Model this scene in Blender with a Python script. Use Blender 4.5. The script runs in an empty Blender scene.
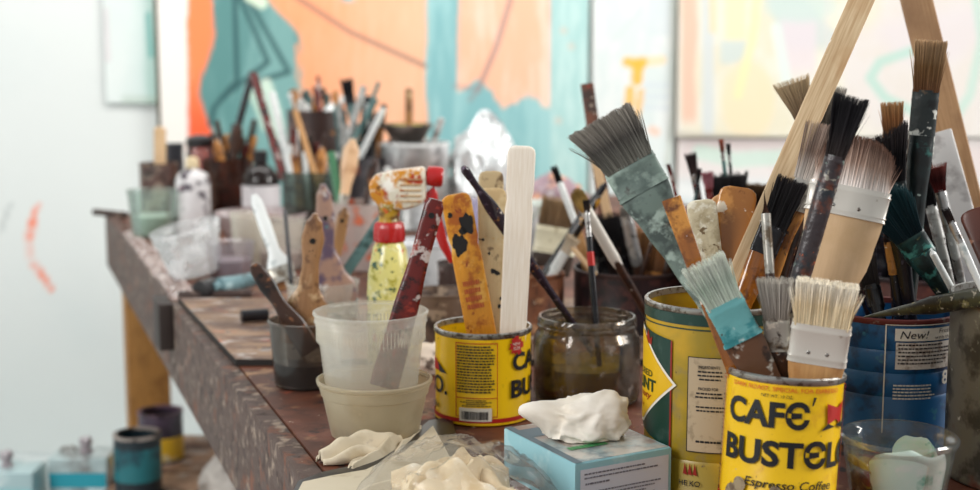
import bpy, bmesh, math, random
from mathutils import Vector, Matrix, noise
SC = bpy.context.scene
COL = SC.collection
PI = math.pi
rnd = random.Random(7)
F = 1361.0
T = 0.80                      # height of the table top above the floor
CAMZ = T + 0.38
PITCH = math.atan(190/1361)
cp, sp = math.cos(PITCH), math.sin(PITCH)
CAM = Vector((0, 0, CAMZ))

def P(px, py, Y):
    d = Vector(((px-490)/F, 0, 0)) + Vector((0, sp, cp))*((245-py)/F) + Vector((0, cp, -sp))
    return CAM + d*(Y/d.y)
def TP(px, py, z=T):
    d = Vector(((px-490)/F, 0, 0)) + Vector((0, sp, cp))*((245-py)/F) + Vector((0, cp, -sp))
    return CAM + d*((z-CAMZ)/d.z)
def lin(c):
    if isinstance(c, str):
        c = tuple(int(c[i:i+2], 16)/255 for i in (0, 2, 4))
    return tuple((x/12.92 if x <= .04045 else ((x+.055)/1.055)**2.4) for x in c[:3]) + (1,)
def mixc(a, b, t): return tuple(a[i]+(b[i]-a[i])*t for i in range(3)) + (1,)

# ---------------------------------------------------------------- materials
MATS = {}
def _nodes(name):
    m = bpy.data.materials.new(name); m.use_nodes = True
    nt = m.node_tree; nt.nodes.clear()
    return m, nt, nt.nodes.new, nt.links.new
def _coords(nt, N, L, stretch):
    tc = N('ShaderNodeTexCoord'); mp = N('ShaderNodeMapping')
    oi = N('ShaderNodeObjectInfo'); mul = N('ShaderNodeMath'); mul.operation = 'MULTIPLY'; mul.inputs[1].default_value = 7.3
    L(oi.outputs['Random'], mul.inputs[0])
    L(tc.outputs['Object'], mp.inputs['Vector']); L(mul.outputs[0], mp.inputs['Location'])
    mp.inputs['Scale'].default_value = stretch
    return mp.outputs[0]
def _mask(nt, N, L, vec, scale, thr, soft, detail=4):
    n = N('ShaderNodeTexNoise'); n.inputs['Scale'].default_value = scale; n.inputs['Detail'].default_value = detail
    n.inputs['Roughness'].default_value = .6
    L(vec, n.inputs['Vector'])
    r = N('ShaderNodeMapRange'); r.inputs['From Min'].default_value = thr-soft; r.inputs['From Max'].default_value = thr+soft
    L(n.outputs[0], r.inputs['Value'])
    return r.outputs[0], n.outputs[0]
def mat(name, base='808080', blots=(), rough=.5, metal=0., bump=.0, bscale=60, stretch=(1, 1, 1), grain=None, vcol=False, spec=.5, coat=0, sub=0, offs=True):
    """paint-spattered surface: base colour, optional grain, then layers of blots (colour, scale, threshold, softness)"""
    if name in MATS: return MATS[name]
    m, nt, N, L = _nodes(name)
    out = N('ShaderNodeOutputMaterial'); b = N('ShaderNodeBsdfPrincipled')
    L(b.outputs[0], out.inputs[0])
    vec = _coords(nt, N, L, stretch)
    b.inputs['Roughness'].default_value = rough; b.inputs['Metallic'].default_value = metal
    b.inputs['Specular IOR Level'].default_value = spec
    b.inputs['Coat Weight'].default_value = coat
    if vcol:
        a = N('ShaderNodeVertexColor'); a.layer_name = 'Col'; cur = a.outputs[0]
    else:
        rgb = N('ShaderNodeRGB'); rgb.outputs[0].default_value = lin(base); cur = rgb.outputs[0]
    if grain:
        gcol, gscale, gst, gamt = grain
        v2 = N('ShaderNodeMapping'); v2.inputs['Scale'].default_value = gst; L(vec, v2.inputs['Vector'])
        n = N('ShaderNodeTexNoise'); n.inputs['Scale'].default_value = gscale; n.inputs['Detail'].default_value = 5
        L(v2.outputs[0], n.inputs['Vector'])
        r = N('ShaderNodeMapRange'); r.inputs['From Min'].default_value = .3; r.inputs['From Max'].default_value = .7
        r.inputs['To Max'].default_value = gamt
        L(n.outputs[0], r.inputs['Value'])
        mx = N('ShaderNodeMix'); mx.data_type = 'RGBA'; L(r.outputs[0], mx.inputs[0]); L(cur, mx.inputs[6]); mx.inputs[7].default_value = lin(gcol)
        cur = mx.outputs[2]
    for i, (c, s, thr, soft) in enumerate(blots):
        v2 = N('ShaderNodeMapping'); v2.inputs['Location'].default_value = (3.1*i+1, 5.7*i, 1.3*i); L(vec, v2.inputs['Vector'])
        f, _ = _mask(nt, N, L, v2.outputs[0], s, thr, soft)
        mx = N('ShaderNodeMix'); mx.data_type = 'RGBA'; L(f, mx.inputs[0]); L(cur, mx.inputs[6]); mx.inputs[7].default_value = lin(c)
        cur = mx.outputs[2]
    L(cur, b.inputs['Base Color'])
    if bump:
        n = N('ShaderNodeTexNoise'); n.inputs['Scale'].default_value = bscale; n.inputs['Detail'].default_value = 4
        L(vec, n.inputs['Vector'])
        bp = N('ShaderNodeBump'); bp.inputs['Strength'].default_value = bump; bp.inputs['Distance'].default_value = .002
        L(n.outputs[0], bp.inputs['Height']); L(bp.outputs[0], b.inputs['Normal'])
    MATS[name] = m
    return m
def clear(name, tint='ffffff', see=.6, milk='e8e8e4', gloss=.5, rough=.15, blots=(), transl=.5, single=False):
    """thin clear or milky wall: part see-through, part diffuse/translucent, plus surface gloss"""
    if name in MATS: return MATS[name]
    see = see if single else math.sqrt(see)
    m, nt, N, L = _nodes(name)
    out = N('ShaderNodeOutputMaterial')
    tr = N('ShaderNodeBsdfTransparent'); tr.inputs[0].default_value = lin(tint)
    df = N('ShaderNodeBsdfDiffuse'); tl = N('ShaderNodeBsdfTranslucent')
    vec = _coords(nt, N, L, (1, 1, 1))
    rgb = N('ShaderNodeRGB'); rgb.outputs[0].default_value = lin(milk); cur = rgb.outputs[0]
    op = N('ShaderNodeValue'); op.outputs[0].default_value = 1-see; opc = op.outputs[0]
    for i, (c, s, thr, soft) in enumerate(blots):
        f, _ = _mask(nt, N, L, vec, s, thr, soft)
        mx = N('ShaderNodeMix'); mx.data_type = 'RGBA'; L(f, mx.inputs[0]); L(cur, mx.inputs[6]); mx.inputs[7].default_value = lin(c); cur = mx.outputs[2]
        mm = N('ShaderNodeMath'); mm.operation = 'MAXIMUM'; L(opc, mm.inputs[0]); L(f, mm.inputs[1]); opc = mm.outputs[0]
    L(cur, df.inputs[0]); L(cur, tl.inputs[0])
    a = N('ShaderNodeMixShader'); a.inputs[0].default_value = transl; L(df.outputs[0], a.inputs[1]); L(tl.outputs[0], a.inputs[2])
    c = N('ShaderNodeMixShader'); L(opc, c.inputs[0]); L(tr.outputs[0], c.inputs[1]); L(a.outputs[0], c.inputs[2])
    g = N('ShaderNodeBsdfGlossy'); g.inputs['Roughness'].default_value = rough
    lw = N('ShaderNodeLayerWeight'); lw.inputs[0].default_value = .35
    mu = N('ShaderNodeMath'); mu.operation = 'MULTIPLY'; mu.inputs[1].default_value = gloss; L(lw.outputs['Fresnel'], mu.inputs[0])
    d = N('ShaderNodeMixShader'); L(mu.outputs[0], d.inputs[0]); L(c.outputs[0], d.inputs[1]); L(g.outputs[0], d.inputs[2])
    L(d.outputs[0], out.inputs[0])
    MATS[name] = m
    return m

# ---------------------------------------------------------------- objects
def finish(name, me, m, parent=None, smooth=40):
    me.name = name
    if m: me.materials.append(m)
    if smooth:
        for p in me.polygons: p.use_smooth = True
        me.set_sharp_from_angle(angle=math.radians(smooth))
    o = bpy.data.objects.new(name, me); COL.objects.link(o)
    if parent is not None: o.parent = parent
    return o
def mesh_of(bm, name='m'):
    me = bpy.data.meshes.new(name); bm.normal_update(); bm.to_mesh(me); bm.free(); return me
def obj(name, bm, m, parent=None, smooth=40):
    bmesh.ops.recalc_face_normals(bm, faces=bm.faces)
    return finish(name, mesh_of(bm), m, parent, smooth)
def thing(name, label, cat, loc=(0, 0, 0), group=None, M=None):
    o = bpy.data.objects.new(name, None); COL.objects.link(o); o.empty_display_size = .02
    if M is not None: o.matrix_world = M
    else: o.location = loc
    o['label'] = label; o['category'] = cat
    if group: o['group'] = group
    return o
def tag(o, label, cat, group=None):
    o['label'] = label; o['category'] = cat
    if group: o['group'] = group
    return o
def struct(o): o['kind'] = 'structure'; return o

def ring(bm, pts): return [bm.verts.new(p) for p in pts]
def bridge(bm, a, b):
    n = len(a)
    for i in range(n): bm.faces.new((a[i], a[(i+1) % n], b[(i+1) % n], b[i]))
def cap(bm, r):
    try: bm.faces.new(r)
    except ValueError: pass
def superell(hw, ht, e, n):
    out = []
    for k in range(n):
        a = 2*PI*(k+.5)/n; c, s = math.cos(a), math.sin(a)
        out.append((hw*math.copysign(abs(c)**(2/e), c), ht*math.copysign(abs(s)**(2/e), s)))
    return out
def loft(secs, n=16, bm=None):
    """secs: (z, half width, half thickness, exponent[, ox, oy])"""
    bm = bm or bmesh.new(); prev = None
    for s in secs:
        z, hw, ht, e = s[:4]; ox, oy = (s[4], s[5]) if len(s) > 4 else (0, 0)
        r = ring(bm, [(x+ox, y+oy, z) for x, y in superell(max(hw, 1e-4), max(ht, 1e-4), e, n)])
        if prev: bridge(bm, prev, r)
        else: cap(bm, r[::-1])
        prev = r
    cap(bm, prev)
    return bm
def revolve(prof, n=48, bm=None, closed=False, sx=1, sy=1, M=None, amp=0, seed=0):
    """prof: list of (r, z), open ends capped when r>0"""
    bm = bm or bmesh.new(); prev = None; first = None
    for r, z in prof:
        q = []
        for k in range(n):
            a = 2*PI*k/n; rr = r
            if amp: rr += amp*noise.noise(Vector((math.cos(a)*1.5+seed, math.sin(a)*1.5, z*20)))
            p = Vector((rr*math.cos(a)*sx, rr*math.sin(a)*sy, z))
            q.append(M @ p if M else p)
        c = ring(bm, q)
        if prev: bridge(bm, prev, c)
        else: first = c
        prev = c
    if closed: bridge(bm, prev, first)
    else: cap(bm, first[::-1]); cap(bm, prev)
    return bm
def shell(prof, t):
    """outer profile (r,z) bottom to top -> closed solid of revolution with wall thickness t, open at the top"""
    inner = [(max(r-t, .0008), max(z, prof[0][1]+t)) for r, z in prof][::-1]
    return [(.0005, prof[0][1])] + list(prof) + inner + [(.0005, prof[0][1]+t)]
def box(bm, x0, x1, y0, y1, z0, z1, bev=0):
    r = bmesh.ops.create_cube(bm, size=1)
    vs = r['verts']
    for v in vs: v.co = Vector((x0+(v.co.x+.5)*(x1-x0), y0+(v.co.y+.5)*(y1-y0), z0+(v.co.z+.5)*(z1-z0)))
    if bev:
        es = list({e for v in vs for e in v.link_edges})
        bmesh.ops.bevel(bm, geom=es, offset=bev, segments=2, affect='EDGES', profile=.6)
    return bm
def prism(pts, z0, z1, bm=None, bev=0):
    bm = bm or bmesh.new()
    a = ring(bm, [(x, y, z0) for x, y in pts]); b = ring(bm, [(x, y, z1) for x, y in pts])
    bridge(bm, a, b); cap(bm, a[::-1]); f = cap(bm, b)
    if bev: bmesh.ops.bevel(bm, geom=list({e for v in b for e in v.link_edges if e.other_vert(v) in b}), offset=bev, segments=2, affect='EDGES')
    return bm
def tube(pts, r, n=8, bm=None):
    bm = bm or bmesh.new(); prev = None; N = len(pts)
    rr = r if isinstance(r, (list, tuple)) else [r]*N
    up = Vector((.31, .2, .93))
    for i, p in enumerate(pts):
        p = Vector(p); d = (Vector(pts[min(i+1, N-1)])-Vector(pts[max(i-1, 0)])).normalized()
        a = d.cross(up).normalized(); b = d.cross(a)
        c = ring(bm, [p+(a*math.cos(2*PI*k/n)+b*math.sin(2*PI*k/n))*rr[i] for k in range(n)])
        if prev: bridge(bm, prev, c)
        else: cap(bm, c[::-1])
        prev = c
    cap(bm, prev)
    return bm

# ---------------------------------------------------------------- flat marks wrapped round a can
def wrap(bm, r, step=.004):
    """bm in (s, z) plane as x, z ; bends it round radius r. x is arc length from the middle (front, -Y)"""
    xs = [v.co.x for v in bm.verts]
    if not xs: return bm
    x = min(xs)+step
    while x < max(xs):
        g = bm.verts[:]+bm.edges[:]+bm.faces[:]
        bmesh.ops.bisect_plane(bm, geom=g, plane_co=(x, 0, 0), plane_no=(1, 0, 0))
        x += step
    for v in bm.verts:
        a = v.co.x/r; rr = r+v.co.y
        v.co = Vector((rr*math.sin(a), -rr*math.cos(a), v.co.z))
    return bm
def quad(bm, s0, s1, z0, z1, off=0.0003):
    bm.faces.new(ring(bm, [(s0, off, z0), (s1, off, z0), (s1, off, z1), (s0, off, z1)]))
def poly(bm, pts, off=.0003):
    f = bm.faces.new(ring(bm, [(x, off, z) for x, z in pts]))
    bmesh.ops.triangulate(bm, faces=[f])
def frame(bm, s0, s1, z0, z1, w, off=.0004):
    quad(bm, s0, s1, z0, z0+w, off); quad(bm, s0, s1, z1-w, z1, off)
    quad(bm, s0, s0+w, z0+w, z1-w, off); quad(bm, s1-w, s1, z0+w, z1-w, off)
def text_bm(bm, body, s0, s1, z0, z1, bold=0., off=.0005, shear=0.):
    cu = bpy.data.curves.new('t', 'FONT'); cu.body = body; cu.size = 1; cu.offset = bold; cu.shear = shear
    cu.resolution_u = 3
    o = bpy.data.objects.new('t', cu); COL.objects.link(o)
    bpy.context.view_layer.update()
    dg = bpy.context.evaluated_depsgraph_get()
    me = bpy.data.meshes.new_from_object(o.evaluated_get(dg))
    bpy.data.objects.remove(o); bpy.data.curves.remove(cu)
    if not me.vertices: return bm
    xs = [v.co.x for v in me.vertices]; ys = [v.co.y for v in me.vertices]
    x0, x1, y0, y1 = min(xs), max(xs), min(ys), max(ys)
    for v in me.vertices:
        v.co = Vector((s0+(v.co.x-x0)/(x1-x0)*(s1-s0), off, z0+(v.co.y-y0)/(y1-y0)*(z1-z0)))
    bm.from_mesh(me); bpy.data.meshes.remove(me)
    return bm
def fine_print(bm, s0, s1, z0, z1, rows, fill=.45, off=.0005, seed=1, centre=False, lo=.75):
    """print too small to read: rows of short dashes"""
    q = random.Random(seed); h = (z1-z0)/rows
    for i in range(rows):
        zt = z1-i*h; W = (s1-s0)*q.uniform(lo, 1)
        x = s0+(((s1-s0)-W)/2 if centre else 0); xe = x+W
        while x < xe-.0006:
            w = min(q.uniform(.0012, .0042), xe-x)
            quad(bm, x, x+w, zt-h*fill, zt, off); x += w+.0007
def flatobj(name, bm, m, parent): return finish(name, mesh_of(bm), m, parent, smooth=0)
def marks(name, bm, r, m, parent):
    wrap(bm, r); return finish(name, mesh_of(bm), m, parent, smooth=60)

# ---------------------------------------------------------------- vertex-coloured surfaces
def vcols(me, fn):
    a = me.color_attributes.new('Col', 'FLOAT_COLOR', 'POINT')
    for i, v in enumerate(me.vertices): a.data[i].color = fn(v.co)
def fbm(x, y, z=0, o=4): return noise.fractal(Vector((x, y, z)), .8, 2., o)

# ---------------------------------------------------------------- brushes
def frame_of(base, tip, roll=0):
    z = (tip-base).normalized()
    view = ((base+tip)/2-CAM).normalized()
    x = z.cross(-view).normalized() * -1
    if x.x < 0: x = -x
    y = z.cross(x)
    R = Matrix((x, y, z)).transposed()
    if roll: R = R @ Matrix.Rotation(roll, 3, 'Z')
    return Matrix.Translation(base) @ R.to_4x4()
class Can: pass
CANS = {}
def reg(key, X, Y, r, h, z0=T+.004):
    c = Can(); c.lean = (0, 0); c.X, c.Y, c.r, c.h, c.z0 = X, Y, r, h, z0; CANS[key] = c; return c
def reach(c, tip, rim, clear=.006):
    """carry the line tip->rim on into the can until it meets its bottom or wall"""
    d = (rim-tip).normalized(); p = rim.copy(); 
    for i in range(400):
        q = p+d*.001
        if q.z < c.z0+clear: break
        if q.z < c.z0+c.h-.004 and math.hypot(q.x-c.X-c.lean[0]*(q.z-c.z0), q.y-c.Y-c.lean[1]*(q.z-c.z0)) > c.r-clear: break
        p = q
    return p
BR = mat('bristle hair', 'ffffff', vcol=True, rough=.6, spec=.15)
def bristles(root, z0, L, w0, t0, w1, t1, cols, n=260, bend=0, tipshape='flat', seed=0, clump=.5, name='bristles', thick=None):
    """a solid pack of hair plus separate strands; w/t are full sizes"""
    q = random.Random(seed*31+5)
    bm = bmesh.new()
    c0, c1, c2 = [lin(c) for c in cols]
    colr = {}
    def tl(u):                                    # tip height for u in -1..1
        if tipshape == 'flat': return 1
        if tipshape == 'round': return .62+.38*math.sqrt(max(0, 1-u*u))
        if tipshape == 'point': return .3+.7*(1-abs(u))
        if tipshape == 'slant': return .85+.15*u
        return 1
    def setc(v, f, j):
        c = mixc(c0, c1, min(1, f*2)) if f < .5 else mixc(c1, c2, f*2-1)
        colr[v] = (c[0]*j, c[1]*j, c[2]*j, 1)
    # core
    secs = []
    nn = 14
    prev = None
    for i in range(7):
        f = i/6*.86; fw = w0+(w1-w0)*f; ft = t0+(t1-t0)*f
        pts = superell(fw/2*.93, ft/2*.85, 3, nn)
        r = []
        for x, y in pts:
            u = x/(fw/2+1e-9)
            zz = z0+L*f*(tl(u) if i else 1)
            v = bm.verts.new((x+bend*f*f, y, zz)); setc(v, f, .8); r.append(v)
        if prev: bridge(bm, prev, r)
        else: cap(bm, r[::-1])
        prev = r
    cap(bm, prev)
    th = thick or max(.00022, min(.0006, w0/45))
    for k in range(n):
        u = q.uniform(-1, 1); vv = q.uniform(-1, 1)
        if q.random() < .55: vv = math.copysign(q.uniform(.8, 1), vv)
        elif q.random() < .35: u = math.copysign(q.uniform(.85, 1), u)
        s = math.sqrt(max(.05, 1-(vv*vv)*.12))
        x0, y0 = u*w0/2*s, vv*t0/2
        cu = clump*.12*noise.noise(Vector((u*4+seed, vv*3, seed)))
        ue = u+cu+q.gauss(0, .03); ve = vv+q.gauss(0, .08)
        x1, y1 = ue*w1/2, ve*t1/2
        ln = L*tl(u)*(1-abs(q.gauss(0, .05))-.06*abs(noise.noise(Vector((u*6, seed*2.3, 0)))))
        if q.random() < .03: ln *= .8; x1 *= 1.25
        jit = q.uniform(.62, 1.3)
        prev = None; m = 5
        ang = q.uniform(0, 6)
        for i in range(m):
            f = i/(m-1); ff = f**1.25
            cx = x0+(x1-x0)*ff+bend*f*f; cy = y0+(y1-y0)*ff
            rr = th*(1-.75*f)
            r = [bm.verts.new((cx+rr*math.cos(ang+2.094*a), cy+rr*math.sin(ang+2.094*a), z0+ln*f)) for a in range(3)]
            for v in r: setc(v, f, jit)
            if prev: bridge(bm, prev, r)
            prev = r
        cap(bm, prev)
    bm.verts.index_update(); cl = [colr[v] for v in bm.verts]
    me = mesh_of(bm)
    a = me.color_attributes.new('Col', 'FLOAT_COLOR', 'POINT')
    for i, c in enumerate(cl): a.data[i].color = c
    return finish(name, me, BR, root, smooth=60)

def brush(label, tip, rim, can, bl, bw, cols, fl, fw, fmat, hand, hmat, bt=.35, ft=None, tw=None, n=260, bend=0, shape='flat',
          name='paint_brush', roll=0, hole=None, rivets=0, group=None, seed=None, ext=None, cat='paint brush', bands=None, clump=.5, he=2.6, ht=None):
    """tip/rim = (px, py, Y). Sizes in photo pixels at the tip's distance: bl bristle length, bw width, fl/fw ferrule, hand = [(fraction, width)]"""
    global _seed
    _seed += 1; sd = seed or _seed
    tp = P(*tip); rp = P(*rim)
    base = reach(CANS[can], tp, rp) if can else (rp if not ext else rp+(rp-tp).normalized()*ext)
    k = tip[2]/F*1.005
    M = frame_of(base, tp, roll)
    root = thing(name, label, cat, M=M, group=group)
    if can: root['inkey'] = can
    H = (tp-base).length
    zb = H-bl*k
    tb = bw*k*bt
    bristles(root, zb-.002, bl*k+.002, fw*k*.93, tb*.9, (tw or bw)*k, tb*1.0, cols, n=n, bend=bend*k, tipshape=shape, seed=sd, clump=clump)
    zf = zb-fl*k; t2 = (ft or bt)*fw*k
    hw = hand[0][1]*k
    if fl:
        e = 5 if bt < .45 else 2.2
        s = loft([(zf, hw/2*1.04, min(t2, hw)/2*1.05, e), (zf+fl*k*.12, fw*k/2*.97, t2/2, e), (zf+fl*k*.15, fw*k/2*1.01, t2/2*1.04, e), (zf+fl*k*.19, fw*k/2*.98, t2/2, e),
                  (zf+fl*k*.8, fw*k/2*.99, t2/2, e), (zf+fl*k*.84, fw*k/2*1.02, t2/2*1.05, e), (zf+fl*k*.88, fw*k/2*.99, t2/2, e), (zb, fw*k/2, t2/2*1.02, e)], 24)
        fo = obj('ferrule', s, fmat, root)
        for i in range(rivets):
            b2 = bmesh.new(); xx = ((i+.5)/rivets-.5)*fw*k*.62
            bmesh.ops.create_uvsphere(b2, u_segments=10, v_segments=6, radius=.0017)
            for v in b2.verts: v.co = Vector((v.co.x+xx, v.co.y*.5-t2/2*.99, v.co.z+zf+fl*k*.3))
            for v in list(b2.verts): pass
            obj('rivet', b2, MATS['dull steel'], fo)
    secs = []
    for f, w in hand:
        z = zf*(1-f)+.0; w_ = w*k
        th = min(w_, (ht*k if ht else (t2*1.0 if bt < .45 else w_)))
        secs.append((z, w_/2, th/2*(1 if f < .98 else .7), he))
    secs = secs[::-1]
    a = secs[0]; secs.insert(0, (a[0]-.0006, a[1]*.6, a[2]*.6, a[3]))
    secs[1] = (a[0]+.001, a[1], a[2], a[3])
    if fl: z_, w_, t_, e_ = secs[-1]; secs.append((z_+fl*k*.3, w_*.97, t_*.8, e_))
    dense = []
    for i in range(len(secs)-1):
        A, B = secs[i], secs[i+1]
        m = 4 if B[0]-A[0] > .01 else 1
        for j in range(m):
            f = j/m; g = f*f*(3-2*f)
            dense.append((A[0]+(B[0]-A[0])*f, A[1]+(B[1]-A[1])*g, A[2]+(B[2]-A[2])*g, A[3]))
    dense.append(secs[-1])
    ho = obj('handle', loft(dense, 18), hmat, root)
    if hole:
        f, w = hole; z = zf*(1-f)
        b2 = bmesh.new(); bmesh.ops.create_cone(b2, cap_ends=True, segments=16, radius1=w*k/2, radius2=w*k/2, depth=t2*1.12 if not ht else ht*k*1.1, matrix=Matrix.Translation((0, 0, z)) @ Matrix.Rotation(PI/2, 4, 'X'))
        obj('hanging_hole', b2, MATS['hole dark'], ho)
    if bands:
        for f, ln, r_, bm_ in bands:
            z = zf*(1-f)
            w_ = r_*k/2
            obj('painted_band', loft([(z-ln*k/2, w_, w_, 2), (z+ln*k/2, w_, w_, 2)], 16), bm_, ho)
    return root
_seed = 0
def stick(label, tip, rim, can, w, th, m, name='paint_stirring_stick', cat='stirring stick', notch=0, top='round', taper=1., ext=None, group=None, roll=0, e=7):
    tp = P(*tip); rp = P(*rim)
    base = reach(CANS[can], tp, rp) if can else (rp if not ext else rp+(rp-tp).normalized()*ext)
    k = tip[2]/F*1.005; H = (tp-base).length; W = w*k/2; th = th*k/2
    M = frame_of(base, tp, roll)
    s = [(0, W*taper, th, e)]
    if notch: s += [(H-notch*k-.012, W, th, e), (H-notch*k, W*.88, th, e), (H-notch*k+.008, W*1.0, th, e)]
    else: s += [(H*.5, W*(1+taper)/2, th, e)]
    if top == 'round': s += [(H-W*.55, W, th, e), (H-W*.25, W*.93, th, e), (H-W*.08, W*.75, th, e), (H, W*.5, th*.8, e)]
    elif top == 'semi': s += [(H-W*1.0, W, th, e), (H-W*.6, W*.92, th, e), (H-W*.3, W*.72, th, e), (H-W*.1, W*.45, th, e), (H, W*.2, th*.8, e)]
    else: s += [(H-.001, W, th, e), (H, W*.96, th*.95, e)]
    o = obj(name, loft(s, 28), m)
    o.matrix_world = M
    tag(o, label, cat, group)
    if can: o['inkey'] = can
    return o
# ================================================================ setting
def project(co):
    d = co-CAM; dep = d.y*cp-d.z*sp; return 490+F*d.x/dep, 245-F*(d.y*sp+d.z*cp)/dep
steel = mat('dull steel', 'a9a7a2', [('6d6259', 160, .56, .06)], rough=.35, metal=.85)
holed = mat('hole dark', '16110e', rough=.9)
vcm = mat('painted plaster', 'ffffff', vcol=True, rough=.75, bump=.15, bscale=25, spec=.2)
canvm = mat('painted canvas', 'ffffff', vcol=True, rough=.7, bump=.12, bscale=90, spec=.2)
def grid(xs, zs, Yf):
    bm = bmesh.new(); V = [[bm.verts.new((x, Yf(x, z), z)) for x in xs] for z in zs]
    for j in range(len(zs)-1):
        for i in range(len(xs)-1): bm.faces.new((V[j][i], V[j][i+1], V[j+1][i+1], V[j+1][i]))
    return bm
def lspace(a, b, n): return [a+(b-a)*i/(n-1) for i in range(n)]
def sst(a, b, x):
    t = min(1, max(0, (x-a)/(b-a))); return t*t*(3-2*t)
def seg(px, py, a, b):
    ax, ay = a; bx, by = b; dx, dy = bx-ax, by-ay
    t = max(0, min(1, ((px-ax)*dx+(py-ay)*dy)/(dx*dx+dy*dy))); return math.hypot(px-ax-t*dx, py-ay-t*dy)
def stroke(c, px, py, pts, w, col, amt=1):
    d = min(seg(px, py, pts[i], pts[i+1]) for i in range(len(pts)-1))
    return mixc(c, lin(col), amt*(1-sst(w*.5, w*.5+2.5, d)))
WY = 3.95
xs = [-3.2]+lspace(-1.75, 1.75, 260)+[3.2]; zs = [0]+lspace(.05, 1.6, 130)+[2.7]
bm = grid(xs, zs, lambda x, z: WY)
me = mesh_of(bm)
WHITE = lin((.86, .87, .86))
def wallc(co):
    px, py = project(co)
    n = fbm(co.x*2, co.z*2)
    c = mixc(WHITE, lin('c9d2d2'), .35*max(0, n)+.1)
    c = mixc(c, lin('d4dcda'), sst(300, 490, py)*.5)
    w = 4*math.sin(max(0, min(1, (py-203)/90))*PI)
    d = abs(px-(38-9*math.sin((py-203)/90*PI)+ (14*sst(250, 292, py)))) if 203 < py < 293 else 99
    s = (1-sst(w*.6, w+3, d))*(.5+.5*sst(-.2, .3, fbm(px*.2, py*.03)))
    c = mixc(c, lin('f07040'), s*(1 if py < 240 or py > 262 else .35))
    c = stroke(c, px, py, [(10, 205), (0, 232)], 1.5, '9aa09f', .5)
    return c
vcols(me, wallc)
struct(finish('wall_back', me, vcm, smooth=0))
wm = mat('white paint', 'd9dedd', rough=.8, bump=.1, bscale=30)
bm = bmesh.new(); box(bm, -3.3, -3.2, -1.6, 4, 0, 2.7); struct(obj('wall_left', bm, wm))
bm = bmesh.new(); box(bm, -3.2, 3.4, -1.6, 4.0, -.05, 0)
struct(obj('floor', bm, mat('painted floor', 'c3cbcb', [('9c9a94', 3, .6, .1), ('e0e4e2', 6, .6, .05)], rough=.6)))

# ---- large painting on the back wall
def tealpeach(co):
    px, py = project(co)
    n1 = fbm(px*.02, py*.004); n2 = fbm(px*.15, py*.02)
    teal = mixc(lin('5c8a88'), lin('7aa5a2'), sst(-.4, .5, n1+n2*.4))
    ltl = mixc(lin('84b6b9'), lin('9fcaca'), sst(-.4, .4, n1+n2*.4))
    peach = mixc(lin('f5a57a'), lin('f6bb98'), sst(280, 420, px)+n2*.3 if px > 280 else 0)
    pink = mixc(lin('f9bb9c'), lin('fbd0bb'), sst(-.3, .5, n1+n2*.5))
    c = teal
    if px < 440: pass
    e1 = 300-34*sst(45, 0, py) if py < 45 else 300+2*n2*3
    if py < 45: e1 = 268+32*sst(-5, 40, py)
    c = mixc(teal, peach, sst(e1-2, e1+2, px))
    c = mixc(c, ltl, sst(424, 428, px+3*n2))
    if px > 440:
        bot = 84+18*sst(470, 510, px)+6*math.sin(px*.14)+4*n2
        k = sst(456, 460, px+2*n2)*(1-sst(548, 552, px))*(1-sst(bot-3, bot+3, py))
        c = mixc(c, pink, k)
        c = mixc(c, mixc(lin('abd0cd'), lin('bcdad6'), sst(-.3, .3, n2)), sst(549, 554, px))
    c = mixc(c, ltl, (1-sst(0, 3, py))*sst(340, 345, px)*(1-sst(352, 356, px)) if px < 360 else 0)
    # left strips
    ob = 211+4*math.sin(py*.05)+3*n2-8*sst(30, 90, py)+6*sst(90, 135, py)
    org = mixc(lin('ff8a58'), lin('f4623c'), sst(60, 140, py))
    wht = lin('ebe6df')
    if px < 230:
        c = mixc(org, c, sst(ob-3, ob+3, px))
        c = mixc(wht, c, sst(186+3*n2, 190+3*n2, px))
    # drawn lines
    c = stroke(c, px, py, [(293, -5), (350, 32), (425, 66)], 2.2, '8a7068', .8)
    c = stroke(c, px, py, [(512, -5), (496, 48), (478, 90)], 2.6, '9b8583', .8)
    c = stroke(c, px, py, [(470, 100), (478, 90), (455, 86)], 2, '9b8583', .5)
    c = stroke(c, px, py, [(235, -5), (237, 80), (214, 108), (210, 125)], 2.6, '35585a', .9)
    c = stroke(c, px, py, [(239, -5), (268, 62), (245, 80), (222, 98)], 2.8, '35585a', .9)
    c = stroke(c, px, py, [(246, -5), (289, 72), (262, 80)], 2.8, '35585a', .9)
    c = stroke(c, px, py, [(250, -4), (262, 3)], 9, 'dcead0', .9)
    c = stroke(c, px, py, [(254, 95), (262, 112), (266, 126)], 8, 'c2dbc8', .8)
    c = stroke(c, px, py, [(266, 84), (275, 110), (280, 135)], 9, 'd5e6d5', .85)
    for a, b in ((563, 30), (558, 120), (571, 46)):
        c = stroke(c, px, py, [(a, b), (a+1, b+1)], 4, 'dfc3b0', .5)
    return c
def wall_art(x0, x1, y0, y1, Y, fn, name, label, cat, lean=0, depth=.035, step=2.4, frame=True):
    a = P(x0, y1, Y); b = P(x1, y0, Y)
    nx = int((x1-x0)/step); nz = int((y1-y0)/step)
    root = thing(name, label, cat, loc=(a.x, Y+depth/2, a.z))
    bm = grid(lspace(a.x, b.x, nx), lspace(a.z, b.z, nz), lambda x, z: Y+.001*noise.noise(Vector((x*3, z*3, Y))))
    me = mesh_of(bm); vcols(me, fn)
    for v in me.vertices: v.co -= root.location
    o = finish('painted_surface', me, canvm, root, smooth=80)
    bm = bmesh.new(); box(bm, 0, b.x-a.x, -depth/2+.002, depth/2, 0, b.z-a.z)
    obj('stretcher_frame', bm, mat('raw canvas edge', 'cfc8bb', rough=.8), root)
    return root
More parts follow.
